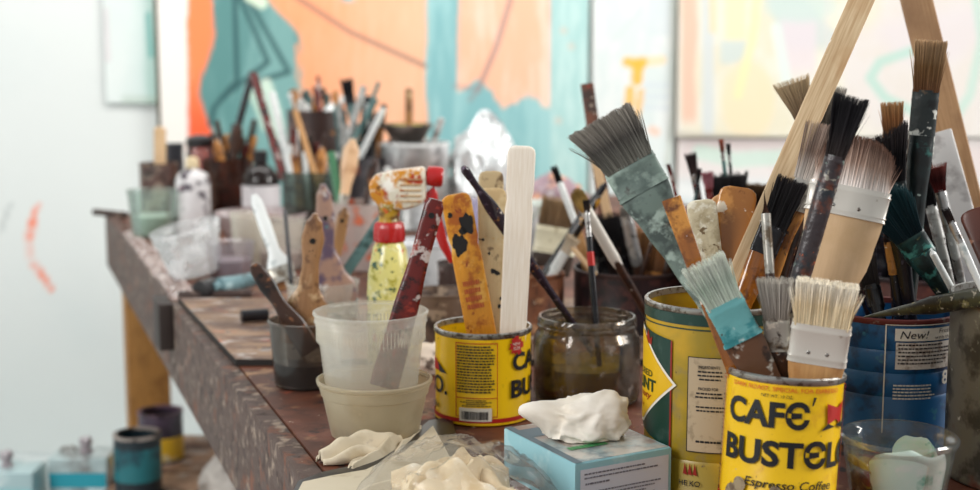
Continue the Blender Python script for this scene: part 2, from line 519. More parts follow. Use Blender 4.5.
wall_art(165, 589, -14, 236, 3.90, tealpeach, 'painting', 'large canvas in teal, peach and orange blocks leaning behind the bench', 'painting')
# ---- pale drawing on the left
def paledraw(co):
    px, py = project(co); n = fbm(px*.03, py*.01)
    c = mixc(lin('d8dfdc'), lin('c6d6d2'), sst(118, 150, px)+.3*n)
    c = mixc(c, lin('a9c9c0'), sst(138, 150, px+6*n)*(1-sst(158, 162, px))*.75)
    c = stroke(c, px, py, [(148, 15), (151, 55)], 4, '4fa7a0', .6)
    c = stroke(c, px, py, [(163, -5), (161, 104)], 5, '8a7c5a', .85)
    c = stroke(c, px, py, [(125, 99), (160, 101)], 6, 'aebcae', .5)
    c = stroke(c, px, py, [(106, 10), (108, 60)], 3, 'cdb4bb', .4)
    return c
a = P(106, 104, 3.94); b = P(165, -14, 3.94)
bm = grid(lspace(a.x, b.x, 30), lspace(a.z, b.z, 50), lambda x, z: 3.935+.003*math.sin(x*20+z*4))
me = mesh_of(bm); vcols(me, paledraw)
o = finish('drawing', me, canvm, smooth=80); s = o.modifiers.new('s', 'SOLIDIFY'); s.thickness = .0015
tag(o, 'pale green and white paper sheet on the wall beside the large canvas', 'drawing')
# dark batten between
bm = bmesh.new(); a = P(158, 137, 3.93); b = P(164.5, -14, 3.93); box(bm, a.x, b.x, 3.926, 3.948, a.z, b.z, .003)
tag(obj('batten', bm, mat('old batten', '5d5340', rough=.7)), 'thin dark wooden batten standing at the left edge of the large canvas', 'batten')
# ---- white sheet with orange marks
def sheet(co):
    px, py = project(co); n = fbm(px*.05, py*.02)
    c = mixc(lin('dde6e4'), lin('e8ecea'), sst(-.3, .4, n))
    c = stroke(c, px, py, [(590, -10), (590, 130)], 2, '5b7a76', .9)
    c = mixc(c, lin('d7dfe2'), .7*sst(646, 650, px)*(1-sst(668, 672, px))*(1-sst(34, 38, py)))
    c = stroke(c, px, py, [(628, 61), (646, 62), (662, 60)], 7, 'f7ddb2', .8)
    c = stroke(c, px, py, [(627, 62), (640, 66), (643, 62)], 7, 'f9bf55', .95)
    c = stroke(c, px, py, [(638, 64), (637, 80)], 9, 'fabd4e', .95)
    c = stroke(c, px, py, [(630, 90), (629, 104)], 7, 'fbc05c', .9)
    c = stroke(c, px, py, [(641, 92), (638, 110), (634, 120)], 5, 'fac068', .8)
    c = stroke(c, px, py, [(652, 130), (656, 132)], 6, 'f3c9b2', .8)
    for y in (85, 96, 107): c = stroke(c, px, py, [(645, y), (668, y+1)], 4, 'd3dbe2', .5)
    c = stroke(c, px, py, [(615, 40), (640, 10)], 3, 'd6e0de', .6)
    c = stroke(c, px, py, [(674, -10), (673, 110), (667, 165)], 3, 'b5bcae', .6)
    return tuple(x*.92 for x in c[:3])+(1,)
wall_art(589.5, 676, -14, 236, 3.91, sheet, 'painting', 'white canvas with a few orange and yellow brush marks', 'painting')
def pastel(co):
    px, py = project(co); n = fbm(px*.02, py*.02); n2 = fbm(px*.1, py*.03)
    c = mixc(lin('efe7cf'), lin('f3eedd'), sst(-.4, .4, n+.3*n2))
    c = mixc(c, lin('e9e7e6'), (1-sst(676, 682, px)))
    c = mixc(c, lin('f4cdb6'), sst(680, 684, px)*(1-sst(694+3*n, 699+3*n, px))*(1-sst(115, 130, py)))
    c = mixc(c, lin('dbe2e4'), sst(700, 704, px)*(1-sst(712, 716, px))*.8)
    c = stroke(c, px, py, [(712, -10), (713, 30)], 5, 'f3e4bf', .9)
    c = mixc(c, lin('d5e0dc'), sst(716, 724, px)*(1-sst(748, 758, px))*sst(36, 44, py)*(1-sst(60, 68, py))*.85)
    c = mixc(c, lin('faedc2'), sst(722, 728, px)*(1-sst(744, 748, px))*(1-sst(38, 42, py))*.8)
    c = mixc(c, lin('d4dddd'), sst(762, 772, px-py*.4)*(1-sst(800, 812, px-py*.9))*(1-sst(40, 60, py))*.8)
    c = mixc(c, lin('ecdfe4'), sst(776, 786, px)*(1-sst(812, 820, px))*sst(0, 20, py)*(1-sst(60, 90, py))*.8)
    c = mixc(c, lin('fae7c3'), (1-sst(.8, 1.1, math.hypot((px-748)/28, (py-100)/42)))*.85)
    c = stroke(c, px, py, [(758, -10), (752, 40), (738, 95)], 7, 'fbf1bd', .8)
    c = stroke(c, px, py, [(776, 28), (786, 80)], 9, 'e9f3ee', .8)
    c = mixc(c, lin('e9dfe2'), sst(835, 850, px)*sst(18, 40, py+.2*(px-850))*(1-sst(.9, 1.3, math.hypot((px-930)/95, (py-60)/85)))*.6)
    c = mixc(c, lin('e9dfe2'), (1-sst(.7, 1.1, math.hypot((px-930)/60, (py-20)/50)))*.6)
    c = mixc(c, lin('d3e4dd'), (1-sst(.6, 1.2, math.hypot((px-800)/40, (py-6)/18)))*.8)
    c = stroke(c, px, py, [(925, 46), (880, 62), (870, 78), (885, 98), (915, 112)], 7, 'bfe0d3', .85)
    c = stroke(c, px, py, [(975, -10), (982, 40), (970, 95), (955, 118)], 7, 'c9e3d6', .8)
    c = mixc(c, lin('e8e2dc'), .5*(1-sst(0, 4, abs(px-827))))
    c = stroke(c, px, py, [(676, 134), (760, 138), (830, 142)], 3, 'c9c2b4', .8)
    return tuple(x*.84 for x in c[:3])+(1,)
wall_art(677, 1240, -14, 137, 3.88, pastel, 'painting', 'pale canvas of cream, pink and mint shapes high on the right', 'painting')
def pinkmint(co):
    px, py = project(co); n = fbm(px*.02, py*.02)
    c = mixc(lin('e6d8d6'), lin('ede5e2'), sst(-.3, .4, n))
    c = stroke(c, px, py, [(700, 152), (735, 160), (800, 156)], 13, 'cfe8da', .75)
    c = mixc(c, lin('dfeef0'), sst(172, 190, py)*.7)
    c = stroke(c, px, py, [(680, 190), (720, 196), (790, 200)], 10, 'f6f6f4', .8)
    return tuple(x*.86 for x in c[:3])+(1,)
wall_art(677, 1240, 139, 205, 3.90, pinkmint, 'painting', 'pale pink and mint canvas standing under the cream one', 'painting')
# ================================================================ workbench
A0 = TP(105, 213); th = math.atan2(-(A0.x-TP(310, 488).x), A0.y-TP(310, 488).y)
ed = Vector((-math.sin(th), math.cos(th), 0)); er = Vector((math.cos(th), math.sin(th), 0))
def W(u, v, z): p = A0+er*u-ed*v; return Vector((p.x, p.y, z))        # u to the right, v towards the viewer
LEN = 3.1; WID = 1.42
def inv(p): d = Vector((p.x-A0.x, p.y-A0.y, 0)); return d.dot(er), -d.dot(ed)
bench = thing('workbench', 'long paint-stained wooden workbench carrying all the pots and brushes', 'workbench', loc=(A0.x, A0.y, 0))
def bench_box(name, u0, u1, v0, v1, z0, z1, m, bev=.002):
    bm = bmesh.new(); box(bm, u0, u1, -v1, -v0, z0, z1, bev)
    for v in bm.verts:
        u, w, z = v.co; p = er*u+ed*w; v.co = Vector((p.x, p.y, z))
    return obj(name, bm, m, bench)
topm = mat('bench top', '643622', [('3a221a', 7, .55, .10), ('74493a', 11, .58, .07), ('9a7656', 26, .62, .06), ('a04a34', 15, .67, .04), ('2a1c18', 38, .64, .03), ('d8c9b8', 70, .71, .015), ('c9a03a', 80, .74, .01)], spec=.3, rough=.55, bump=.4, bscale=50)
oldw = mat('old dark wood', '60504a', [('3b2b25', 40, .60, .06), ('9a8878', 50, .62, .06), ('7a4a34', 24, .62, .06), ('c0b0a2', 120, .72, .02)], rough=.75, bump=.6, bscale=120,
           grain=('4c382e', 30, (1, 1, 4), .8))
bench_box('tabletop', .024, WID, 0.024, LEN, T-.035, T, topm)
bench_box('apron', .0, .0225, .0, LEN, T-.128, T-.001, oldw)
bench_box('apron', .0235, WID, .0, .0225, T-.128, T-.002, oldw)
u, v = inv(TP(172, 300)); bench_box('bracket', -.022, -.0008, v-.05, v+.04, T-.072, T+.001, mat('black iron', '2e211c', rough=.6, bump=.4))
postm = mat('yellow pine post', 'b07c3c', [('8a5c2a', 18, .55, .08), ('3c2614', 90, .7, .03)], rough=.6, grain=('8d6230', 20, (8, 8, 1), .6))
bench_box('leg', .024, .12, .10, .195, 0, T-.035, postm)
bench_box('leg', .02, .115, 2.9, 2.99, 0, T-.035, postm)
bench_box('leg', WID-.115, WID-.02, .10, .195, 0, T-.035, postm)
bench_box('leg', WID-.115, WID-.02, 2.9, 2.99, 0, T-.035, postm)
bm = bmesh.new()
q = random.Random(4)
gob = [(TP(95+q.uniform(0, 60), 0)) for _ in range(0)]
# crust of dried paint along the edge
def crust(name, label, v0, v1, col, sd, wd=.022):
    bm = bmesh.new(); n = 46; m = 8; V = []
    for i in range(n):
        vv = v0+(v1-v0)*i/(n-1); r = []
        for j in range(m):
            a = j/(m-1); ww = wd*(.6+.8*abs(noise.noise(Vector((i*.3, sd, 0)))))
            u = .001+a*ww*2.2; z = T-.003+.014*math.sin(a*PI)*(.35+abs(noise.noise(Vector((i*.35, j*.5, sd))))*1.3)
            if j in (0, m-1) or i in (0, n-1): z = T-.004
            p = W(u, vv, z)-Vector((A0.x, A0.y, 0)); r.append(bm.verts.new(p))
        V.append(r)
    for i in range(n-1):
        for j in range(m-1): bm.faces.new((V[i][j], V[i][j+1], V[i+1][j+1], V[i+1][j]))
    o = obj(name, bm, col, bench, smooth=80)
    return o
crm = mat('dried paint crust', 'b9a7a0', [('6d5048', 60, .5, .04), ('e4dcd8', 90, .58, .03), ('8d3d2c', 80, .66, .02), ('2c2422', 120, .64, .02)], rough=.6, bump=.6)
vA = inv(TP(118, 232))[1]; vB = inv(TP(172, 300))[1]
crust('paint_crust', '', vA, vB, crm, 3, .03)
o = crust('paint_crust', '', .02, vA, mat('brown crust', '5d4238', [('a08c80', 90, .6, .03)], rough=.7), 8, .014)
# drawing board lying on the bench
b1 = TP(180, 300); b2 = TP(236, 366, T)
u1, v1 = inv(b1); u2, v2 = inv(b2)
bdm = mat('paint covered board', '75563f', [('98785c', 9, .54, .10), ('54362a', 14, .56, .06), ('b8aca4', 20, .62, .04), ('c8683c', 24, .66, .02), ('8f9aa0', 26, .66, .03), ('a83a2a', 30, .67, .02), ('3a2c28', 24, .63, .04), ('d8a860', 30, .70, .01)], rough=.55, bump=.4, stretch=(1, 2.2, 1))
pts = [TP(179, 303), TP(236, 366), TP(236, 366)+Vector((.62, 0, 0)), TP(179, 303)+Vector((.75, .0, 0))]
bm = prism([(p.x, p.y) for p in pts], T+.0005, T+.0085)
bo = obj('drawing_board', bm, bdm, smooth=0)
bo.data.materials.append(mat('board edge', '1d1714', rough=.7))
for f in bo.data.polygons:
    if abs(f.normal.z) < .5: f.material_index = 1
tag(bo, 'thin dark-edged board covered in paint stains lying flat on the bench', 'board')
CANS['bench'] = None
# ================================================================ containers (front)
def at(px, Y): return (px-490)/F*(Y*cp+(CAMZ-T-.1)*sp)
def can_shell(name, label, cat, key, px, Y, r, h, m, inner=None, ribs=(), rimm=None, wall=.0012, group=None, sxy=1, dent=0, bottomm=None):
    X = at(px, Y)
    root = thing(name, label, cat, loc=(X, Y, T+.0006), group=group); root.rotation_euler.z = -math.atan2(X, Y)
    c = reg(key, X, Y, r, h); c.root = root
    prof = [(r-.002, 0), (r, .0015), (r, .004), (r-.0012, .006)]
    for z in sorted(ribs): prof += [(r-.0008, z-.0035), (r-.0022, z), (r-.0008, z+.0035)]
    prof += [(r-.0008, h-.006)]
    bm = revolve(shell(prof, wall), 72, amp=dent, seed=px)
    body = obj('body', bm, m, root)
    rm = bmesh.new(); revolve([(r-.0030, h-.006), (r-.0006, h-.0062), (r+.0006, h-.0045), (r+.0006, h-.0012), (r-.0006, h), (r-.0028, h-.0004)], 72, bm=rm, closed=True)
    obj('rim', rm, rimm or steel, root)
    return root, body, c
yel = 'e8bb0e'
ylm = mat('yellow can print', yel, [('c9a010', 70, .66, .04), ('6a5a3a', 240, .72, .02)], rough=.3, spec=.4, bump=.05, bscale=200)
ink = mat('black ink', '17181c', rough=.4); red = mat('red ink', 'b3221c', rough=.4); ora = mat('orange ink', 'd0661a', rough=.4)
whi = mat('white ink', 'e4ddd0', [('a89f90', 200, .66, .03)], rough=.5)
# --- middle coffee can
root, body, c = can_shell('coffee_can', 'yellow coffee can holding flat wooden stirring sticks, its ingredients panel facing us', 'coffee can', 'mid', 483, 1.412, .0515, .0975, ylm, ribs=())
r = c.r; D = math.radians
def S(deg): return D(deg)*r
bm = bmesh.new(); quad(bm, S(-180), S(180), .004, .0085); frame(bm, S(-33), S(17), .010, .088, .0009); quad(bm, S(-33), S(17), .030, .0308, .0005)
marks('red_lines', bm, r, red, body)
bm = bmesh.new(); fine_print(bm, S(-31), S(14), .0345, .085, 17, fill=.55, seed=3, lo=.85); fine_print(bm, S(-30), S(14), .0205, .0285, 4, fill=.5, centre=True, seed=4, lo=.4)
marks('small_print', bm, r, ink, body)
bm = bmesh.new(); quad(bm, S(-28), S(10), .006, .0200, .0007); marks('barcode_panel', bm, r, whi, body)
bm = bmesh.new(); q = random.Random(2); x = S(-25)
while x < S(6): w = q.choice([.0004, .0008, .0012]); quad(bm, x, x+w, .008, .0165, .0011); x += w+q.choice([.0004, .0007])
marks('barcode', bm, r, ink, body)
def star(bm, cx, cz, R, off, n=12):
    poly(bm, [(cx+(R if k % 2 else R*.66)*math.sin(k*PI/n), cz+(R if k % 2 else R*.66)*math.cos(k*PI/n)) for k in range(2*n)], off)
bm = bmesh.new(); star(bm, S(42), .083, .0105, .0006); marks('red_badge', bm, r, red, body)
bm = bmesh.new(); star(bm, S(-168), .083, .0105, .0006); marks('red_badge', bm, r, red, body)
bm = bmesh.new()
text_bm(bm, 'LO', 0, .001, 0, .001) if False else None
poly(bm, [(S(-76), .068), (S(-50), .054), (S(-76), .054)], .0006)
marks('red_pennant', bm, r, red, body)
bm = bmesh.new(); text_bm(bm, 'NEW', S(36), S(47), .0835, .0865, off=.001); text_bm(bm, 'SIZE', S(37), S(47), .079, .082, off=.001)
marks('badge_lettering', bm, r, whi, body)
def bustelo(bm, s0, z0, hs, k):
    """the two big lines: s0 = left end (arc length), z0 = bottom of BUSTELO"""
    text_bm(bm, 'CAF\u0404', s0+.002*k, s0+.075*k, z0+hs*1.38, z0+hs*2.38, bold=.034)
    text_bm(bm, '\u00b4', s0+.076*k, s0+.080*k, z0+hs*2.25, z0+hs*2.55, bold=.02)
    text_bm(bm, 'BUST\u0404LO', s0, s0+.134*k, z0, z0+hs, bold=.034)
bm = bmesh.new(); bustelo(bm, S(34), .028, .0205, .98)
text_bm(bm, 'LO.', S(-90), S(-46), .030, .049, bold=.02)
text_bm(bm, 'Coffee', S(-88), S(-62), .014, .021, bold=.01, shear=.2); text_bm(bm, 'Espresso Coffee', S(62), S(118), .0135, .021, bold=.01, shear=.2)
poly(bm, [(S(-64), .064), (S(-46), .053), (S(-60), .053)], .0008)
marks('lettering', bm, r, ink, body)
# --- front coffee can
ylm2 = mat('yellow can print scuffed', yel, [('dba818', 50, .62, .05), ('b9a98c', 75, .72, .012), ('8a6a2a', 200, .7, .02)], rough=.3, spec=.4, bump=.12, bscale=120)
root, body, c = can_shell('coffee_can', 'yellow coffee can with big black lettering, nearest of the cans, full of brushes', 'coffee can', 'front', 779, 1.08, .0478, .123, ylm2, dent=.0012)
root.rotation_euler.x = D(-4); root.rotation_euler.y = D(2.2); root.location.z += .0032; c.lean = (.038, .07)
r = c.r
bm = bmesh.new(); bustelo(bm, S(-63), .0510, .0225, .98)
text_bm(bm, 'Espresso Coffee', S(-34), S(56), .0315, .0410, bold=.012, shear=.2)
text_bm(bm, 'NET WT. 10 OZ.', S(-22), S(8), .1065, .1090)
fine_print(bm, S(-88), S(-76), .02, .1, 26, fill=.5, seed=9)
marks('lettering', bm, r, ink, body)
bm = bmesh.new(); text_bm(bm, 'DARK ROAST, SPECIAL FOR ESPRESSO', S(-56), S(58), .1110, .1150, bold=.01)
marks('orange_lettering', bm, r, ora, body)
bm = bmesh.new(); poly(bm, [(S(44), .103), (S(52), .095), (S(46), .086), (S(58), .090), (S(68), .085), (S(64), .095), (S(72), .104), (S(60), .099)], .0006)
marks('red_badge', bm, r, red, body)
bm = bmesh.new(); quad(bm, S(-180), S(180), .004, .0205); marks('red_band', bm, r, red, body)
bm = bmesh.new(); frame(bm, S(76), S(286.5), .018, .114, .0008, .0007); marks('red_line', bm, r, red, body)
bm = bmesh.new(); poly(bm, [(S(46), .087), (S(38), .0815), (S(56), .084)], .0009)
marks('black_ribbon', bm, r, ink, body)
bm = bmesh.new(); poly(bm, [(S(58), .085), (S(76), .081), (S(68), .088)], .0009)
marks('black_ribbon', bm, r, ink, body)
bm = bmesh.new()
for (a, z, R) in ((-46, .022, .0105), (-39, .033, .006), (-3, .032, .0045), (8, .022, .003)):
    bm = bmesh.new()
    poly(bm, [(S(a)+R*(1+.35*noise.noise(Vector((k, a, 0))))*math.cos(k*PI/8), z+R*(1+.4*noise.noise(Vector((k, a, 5))))*math.sin(k*PI/8)) for k in range(16)], .0012)
    marks('worn_patch', bm, r, mat('worn tin', '9a8a6e', [('6e5c48', 120, .55, .05)], rough=.5), body)
# --- tall green and yellow can
grm = mat('yellow green can', 'c49a18', [('9c8424', 12, .52, .10), ('8a7a4c', 26, .62, .06), ('5a4a2a', 160, .70, .03)], rough=.35, spec=.6)
root, body, c = can_shell('coffee_can', 'tall yellow coffee can with a green panel and diamond, behind the front can', 'coffee can', 'green', 716, 1.20, .0645, .165, grm, ribs=(.03,))
root.rotation_euler.z = D(-9.6)
r = c.r
bm = bmesh.new(); quad(bm, S(-180), S(180), .150, .1595); quad(bm, S(-180), S(180), .146, .1472)
poly(bm, [(S(-88), .142), (S(-37), .135), (S(-37), .038), (S(-88), .050)], .0004)
marks('green_panel', bm, r, mat('green ink', '12362c', [('27423a', 60, .6, .04)], rough=.35), body)
bm = bmesh.new(); dz = .096; poly(bm, [(S(-92), dz+.045), (S(-75), dz+.043), (S(-31), dz), (S(-75), dz-.043), (S(-92), dz-.045)], .0008)
marks('cream_diamond_edge', bm, r, whi, body)
bm = bmesh.new(); poly(bm, [(S(-92), dz+.0425), (S(-75), dz+.0400), (S(-34), dz), (S(-75), dz-.0400), (S(-92), dz-.0425)], .0011)
marks('yellow_diamond', bm, r, mat('diamond yellow', 'dcae14', rough=.35), body)
bm = bmesh.new(); text_bm(bm, 'ORED', S(-82), S(-57), .0975, .1035, bold=.01, off=.0016); text_bm(bm, 'LINT', S(-84), S(-52), .0845, .0955, bold=.03, off=.0016)
marks('green_lettering', bm, r, mat('dark green ink', '1c3a20', rough=.4), body)
bm = bmesh.new(); text_bm(bm, 'nuty', S(-80), S(-58), .0755, .0820, bold=.01, off=.0016, shear=.3); text_bm(bm, 'by', S(-82), S(-72), .066, .072, off=.0016, shear=.3)
quad(bm, S(-37), S(-35.6), .036, .1345, .0006)
for a in (-22, -18, -14): poly(bm, [(S(a-2), .019), (S(a-.5), .029), (S(a+1.5), .018)], .0007)
poly(bm, [(S(-74), .138), (S(-70), .132), (S(-66), .139), (S(-63), .131), (S(-59), .134), (S(-60), .126), (S(-76), .128)], .0009)
marks('red_marks', bm, r, mat('dark red ink', '8e1f14', rough=.4), body)
bm = bmesh.new(); quad(bm, S(-21), S(13), .040, .1225, .0006); marks('ingredients_panel', bm, r, mat('tan panel', 'b3a084', [('97866c', 90, .6, .05)], rough=.45), body)
bm = bmesh.new(); frame(bm, S(-21.6), S(13.6), .0392, .1233, .0007, .0008)
text_bm(bm, 'INGREDIENTS', S(-13), S(3), .1135, .1162, bold=.01, off=.001)
fine_print(bm, S(-15), S(6), .1015, .1115, 3, fill=.42, centre=True, seed=11, off=.001)
text_bm(bm, 'PACKED FOR', S(-13), S(2), .0945, .0972, bold=.01, off=.001)
fine_print(bm, S(-16), S(6), .0860, .0925, 2, fill=.45, centre=True, seed=12, off=.001); fine_print(bm, S(-17), S(9), .0740, .0805, 2, fill=.42, centre=True, seed=13, off=.001)
fine_print(bm, S(-17), S(8), .047, .0500, 1, fill=.6, centre=True, seed=14, off=.001); text_bm(bm, 'HE KO', S(-27), S(-10), .0085, .0135, bold=.01, off=.001)
marks('small_print', bm, r, ink, body)
# --- blue can
blm = mat('blue can', '10588c', [('0a3358', 30, .55, .06), ('8fb0bc', 150, .74, .02), ('2a6f8a', 60, .68, .03)], rough=.35, spec=.6)
root, body, c = can_shell('coffee_can', 'dark blue ribbed coffee can with a white news panel, right of the front can', 'coffee can', 'blue', 890, 1.33, .0640, .131, blm, ribs=(.055, .078, .1), rimm=mat('rusty rim', '6a2f2c', [('8a7a74', 90, .6, .04)], rough=.5, metal=.3))
r = c.r
bm = bmesh.new(); quad(bm, S(4), S(62), .1105, .1225, .0007); marks('white_headline_panel', bm, r, whi, body)
bm = bmesh.new(); quad(bm, S(5), S(60), .083, .109, .0007); marks('white_panel', bm, r, mat('panel white', 'd8cfc6', [('a8988c', 110, .56, .05), ('6a5a55', 130, .67, .02), ('b05a50', 130, .72, .01)], rough=.5), body)
bm = bmesh.new(); quad(bm, S(-4), S(-3), .02, .1262, .0007); quad(bm, S(-4), S(75), .1254, .1262, .0007)
fine_print(bm, S(4), S(45), .052, .068, 5, fill=.45, seed=17, off=.0009, lo=.6); text_bm(bm, '8', S(50), S(58), .066, .080, bold=.03)
marks('white_line', bm, r, whi, body)
bm = bmesh.new(); text_bm(bm, 'New!', S(8), S(33), .1128, .1203, bold=.0, off=.0012, shear=.25); text_bm(bm, 'Fresh', S(43), S(58), .1175, .1215, off=.0012, shear=.2); text_bm(bm, 'with the', S(39), S(58), .1118, .1152, off=.0012)
fine_print(bm, S(7), S(58), .086, .1075, 6, fill=.42, seed=18, off=.0012)
marks('lettering', bm, r, mat('grey black ink', '2c2628', rough=.5), body)
# --- grey gallon can at the far right
gym = mat('splashed grey can', '6e6a60', [('3c3832', 26, .52, .05), ('a7a596', 30, .62, .03), ('6a3a2c', 18, .64, .04), ('c9c8bc', 60, .70, .02)], rough=.4, metal=.35, spec=.6)
can_shell('paint_can', 'large grey paint can with drips at the right edge of the photo', 'paint can', 'grey', 1040, 1.20, .080, .168, gym, dent=.001)
# --- glass jar of murky water
X = at(587, 1.475); root = thing('glass_jar', 'squat wide glass jar half full of murky olive water, holding brushes', 'jar', loc=(X, 1.475, T+.0006)); reg('jar', X, 1.475, .0500, .096)
prof = [(.050, 0), (.0575, .003), (.0595, .010), (.0595, .066), (.0575, .074), (.0545, .079), (.0535, .0815), (.0535, .083), (.0548, .0842), (.0548, .0862), (.0535, .0874), (.0535, .0886), (.0548, .0898), (.0545, .0925), (.0530, .0955)]
obj('glass_wall', revolve(shell(prof, .0022), 72), clear('murky glass', 'e4dacc', see=.86, milk='b8aca0', gloss=.9, rough=.08, blots=(('a89c94', 60, .66, .10), ('6e6058', 16, .66, .1)), transl=.4), root)
obj('murky_water', revolve([(.046, .0035), (.0565, .006), (.0568, .042), (.0565, .0425)], 64), mat('murky olive water', 'a8992a', [('7a6c20', 14, .50, .12), ('b8a838', 12, .62, .1)], rough=.15), root)
# --- nested deli containers
milk = clear('milky plastic', 'fbfaf6', see=.58, milk='f4f0e8', gloss=.35, rough=.25, transl=.55)
milkd = clear('milky plastic dirty', 'efe9dc', see=.45, milk='ece2cc', gloss=.35, rough=.3, blots=(('c8b898', 12, .70, .15),), transl=.5)
def deli(name, label, px, Y, rt, rb, h, m, key, z=.0006, group=None, tiltM=None, cat='plastic container', ribsh=True):
    X = at(px, Y); root = thing(name, label, cat, loc=(X, Y, T+z), group=group)
    if tiltM: root.matrix_world = Matrix.Translation((X, Y, T+z)) @ tiltM
    def R(f): return rb+(rt-rb)*f
    prof = [(rb-.003, .0), (rb, .002), (R(.7), h*.72), (R(.72)+.0012, h*.735), (R(.9)+.0012, h*.90), (R(.92)+.0022, h*.91), (rt, h-.004), (rt+.0022, h-.003), (rt+.0024, h-.0008), (rt+.0008, h)]
    obj('wall', revolve(shell(prof, .0011), 72), m, root)
    if ribsh:
        bm = bmesh.new()
        for k in range(90):
            a = 2*PI*k/90; rr = R(.82)+.0012
            M = Matrix.Rotation(a, 4, 'Z') @ Matrix.Translation((rr, 0, h*.815))
            r0 = bmesh.ops.create_cube(bm, size=1, matrix=M @ Matrix.Diagonal((.0008, .0010, h*.14, 1)))
        obj('grip_ribs', bm, m, root, smooth=0)
    reg(key, X, Y, rb, h, T+z)
    return root
deli('plastic_container', 'shallow milky plastic tub, the lower one of the nested pair', 374, 1.335, .0560, .0440, .059, milkd, 'low', ribsh=False)
deli('plastic_container', 'taller milky plastic tub nested in a shallower one, a red stick inside', 371, 1.335, .0555, .0420, .1155, milk, 'deli', z=.0125)
# --- small dark cup at left
X = at(306, 1.548); root = thing('plastic_cup', 'small smoky plastic cup of dark wash holding two worn wooden handles', 'cup', loc=(X, 1.548, T+.0006)); reg('cup', X, 1.548, .036, .077)
obj('wall', revolve(shell([(.0355, 0), (.0375, .002), (.0430, .073), (.0448, .074), (.0448, .076), (.0435, .077)], .0011), 64), clear('smoky plastic', 'ded6ce', see=.80, milk='8a807a', gloss=.8, rough=.12, blots=(('2a2424', 14, .64, .1), ('a9a4a0', 60, .74, .02)), transl=.3), root)
obj('dark_wash', revolve([(.0355, .002), (.0375, .006), (.0390, .028), (.0385, .0285)], 48), mat('dark wash', '181214', [('2c2426', 60, .6, .05)], rough=.3), root)
# --- clear cup with mint paint bottom right
X = at(901, 1.12); root = thing('plastic_cup', 'clear plastic cup smeared with mint and white paint in front of the blue can', 'cup', loc=(X, 1.12, T+.0006)); reg('mint', X, 1.12, .04, .062)
obj('wall', revolve(shell([(.0365, 0), (.0385, .002), (.0455, .046), (.0460, .052), (.0478, .054), (.0495, .0575), (.0495, .0600), (.0480, .0615)], .0011), 72), clear('clear plastic', 'ffffff', see=.93, milk='e8f0ec', gloss=.5, rough=.06, transl=.5, blots=(('8fc4b2', 30, .72, .03),)), root)
def smear(root, name, r0, r1, z0, z1, a0, a1, m, sd, off=.0006, inside=True):
    bm = bmesh.new(); n = 60; mm = 10; V = []
    for j in range(mm):
        f = j/(mm-1); rw = []
        for i in range(n):
            g = i/(n-1); a = D(a0+(a1-a0)*g)
            top = z1*(1-.30*abs(noise.noise(Vector((g*2.2, sd, 0))))-.25*(2*g-1)**4)
            z = z0+(top-z0)*f; rr = r0+(r1-r0)*z/.06 - off*(1 if inside else -1)
            rw.append(bm.verts.new((rr*math.sin(a), -rr*math.cos(a), z)))
        V.append(rw)
    for j in range(mm-1):
        for i in range(n-1): bm.faces.new((V[j][i], V[j][i+1], V[j+1][i+1], V[j+1][i]))
    o = obj(name, bm, m, root, smooth=80); s = o.modifiers.new('s', 'SOLIDIFY'); s.thickness = .0006; return o
mint = mat('mint paint', 'd8eee2', [('5fb89e', 34, .62, .04), ('e6efe8', 40, .57, .05)], rough=.35)
smear(root, 'mint_paint', .0372, .0462, .002, .060, -50, 50, mint, 2, .0016)
smear(root, 'brown_paint', .0372, .0462, .002, .034, -104, -47, mat('brown smear', '6a5038', [('33231c', 70, .52, .05), ('c9b8a0', 60, .62, .04)], rough=.4), 5, .0016)
smear(root, 'olive_paint', .0372, .0462, .037, .0455, -106, -48, mat('olive smear', 'a8923c', [('e0d8b8', 50, .6, .06)], rough=.4), 7, .0019)
smear(root, 'white_paint', .0372, .0462, .004, .050, 110, 170, mint, 8, .0016)
obj('paint_pool', revolve([(.036, .0018), (.0375, .004), (.0370, .008)], 48), mat('pool', 'c2d8cc', [('4aa088', 60, .6, .05), ('6a4a3a', 50, .62, .04)], rough=.3), root)
# ================================================================ brush materials
wood = mat('light wood', 'cf9f68', [('b07c48', 40, .6, .08), ('6a4a34', 160, .72, .02)], rough=.5, grain=('a87444', 60, (6, 6, .6), .6))
woodp = mat('pale basswood', 'd6b48c', [('c9a67c', 30, .60, .1), ('8a7a64', 160, .74, .02)], rough=.6, grain=('c8a67e', 60, (8, 8, .5), .55))
woodw = mat('white basswood', 'f4e9dc', [], rough=.6, grain=('dcc9b0', 80, (8, 8, .4), .6))
barm = mat('pine bar', 'dcc29c', [('b88a5a', 10, .60, .1), ('f0e6d8', 30, .66, .02), ('2d5a50', 60, .74, .01)], rough=.6, grain=('a97e50', 70, (8, 8, .35), .7))
tealw = mat('teal stained wood', '1c3c3a', [('0e1c1c', 40, .52, .06), ('3f7c74', 70, .60, .04), ('7a7a4a', 110, .68, .02), ('c9c9c0', 70, .70, .015)], rough=.35, bump=.3)
blackh = mat('black lacquer', '17151a', [('4a4650', 100, .66, .03), ('a9a4a8', 150, .72, .015)], rough=.25)
brownh = mat('dark brown handle', '3a241a', [('1c1210', 60, .55, .05), ('8a5a3a', 90, .64, .03), ('cfc4b8', 150, .71, .015)], rough=.3)
redh = mat('red brown handle', '5e1712', [('30100e', 60, .56, .05), ('b8a8a2', 34, .61, .02), ('8a2a1c', 80, .63, .04)], rough=.25, bump=.3)
splat = mat('splattered handle', '32282a', [('5c3020', 50, .60, .05), ('1e2228', 60, .57, .04), ('8a8478', 70, .62, .02), ('c05a2a', 120, .66, .02), ('6a7a72', 90, .66, .02), ('e0d8cc', 140, .69, .015)], rough=.35, bump=.6, bscale=140)
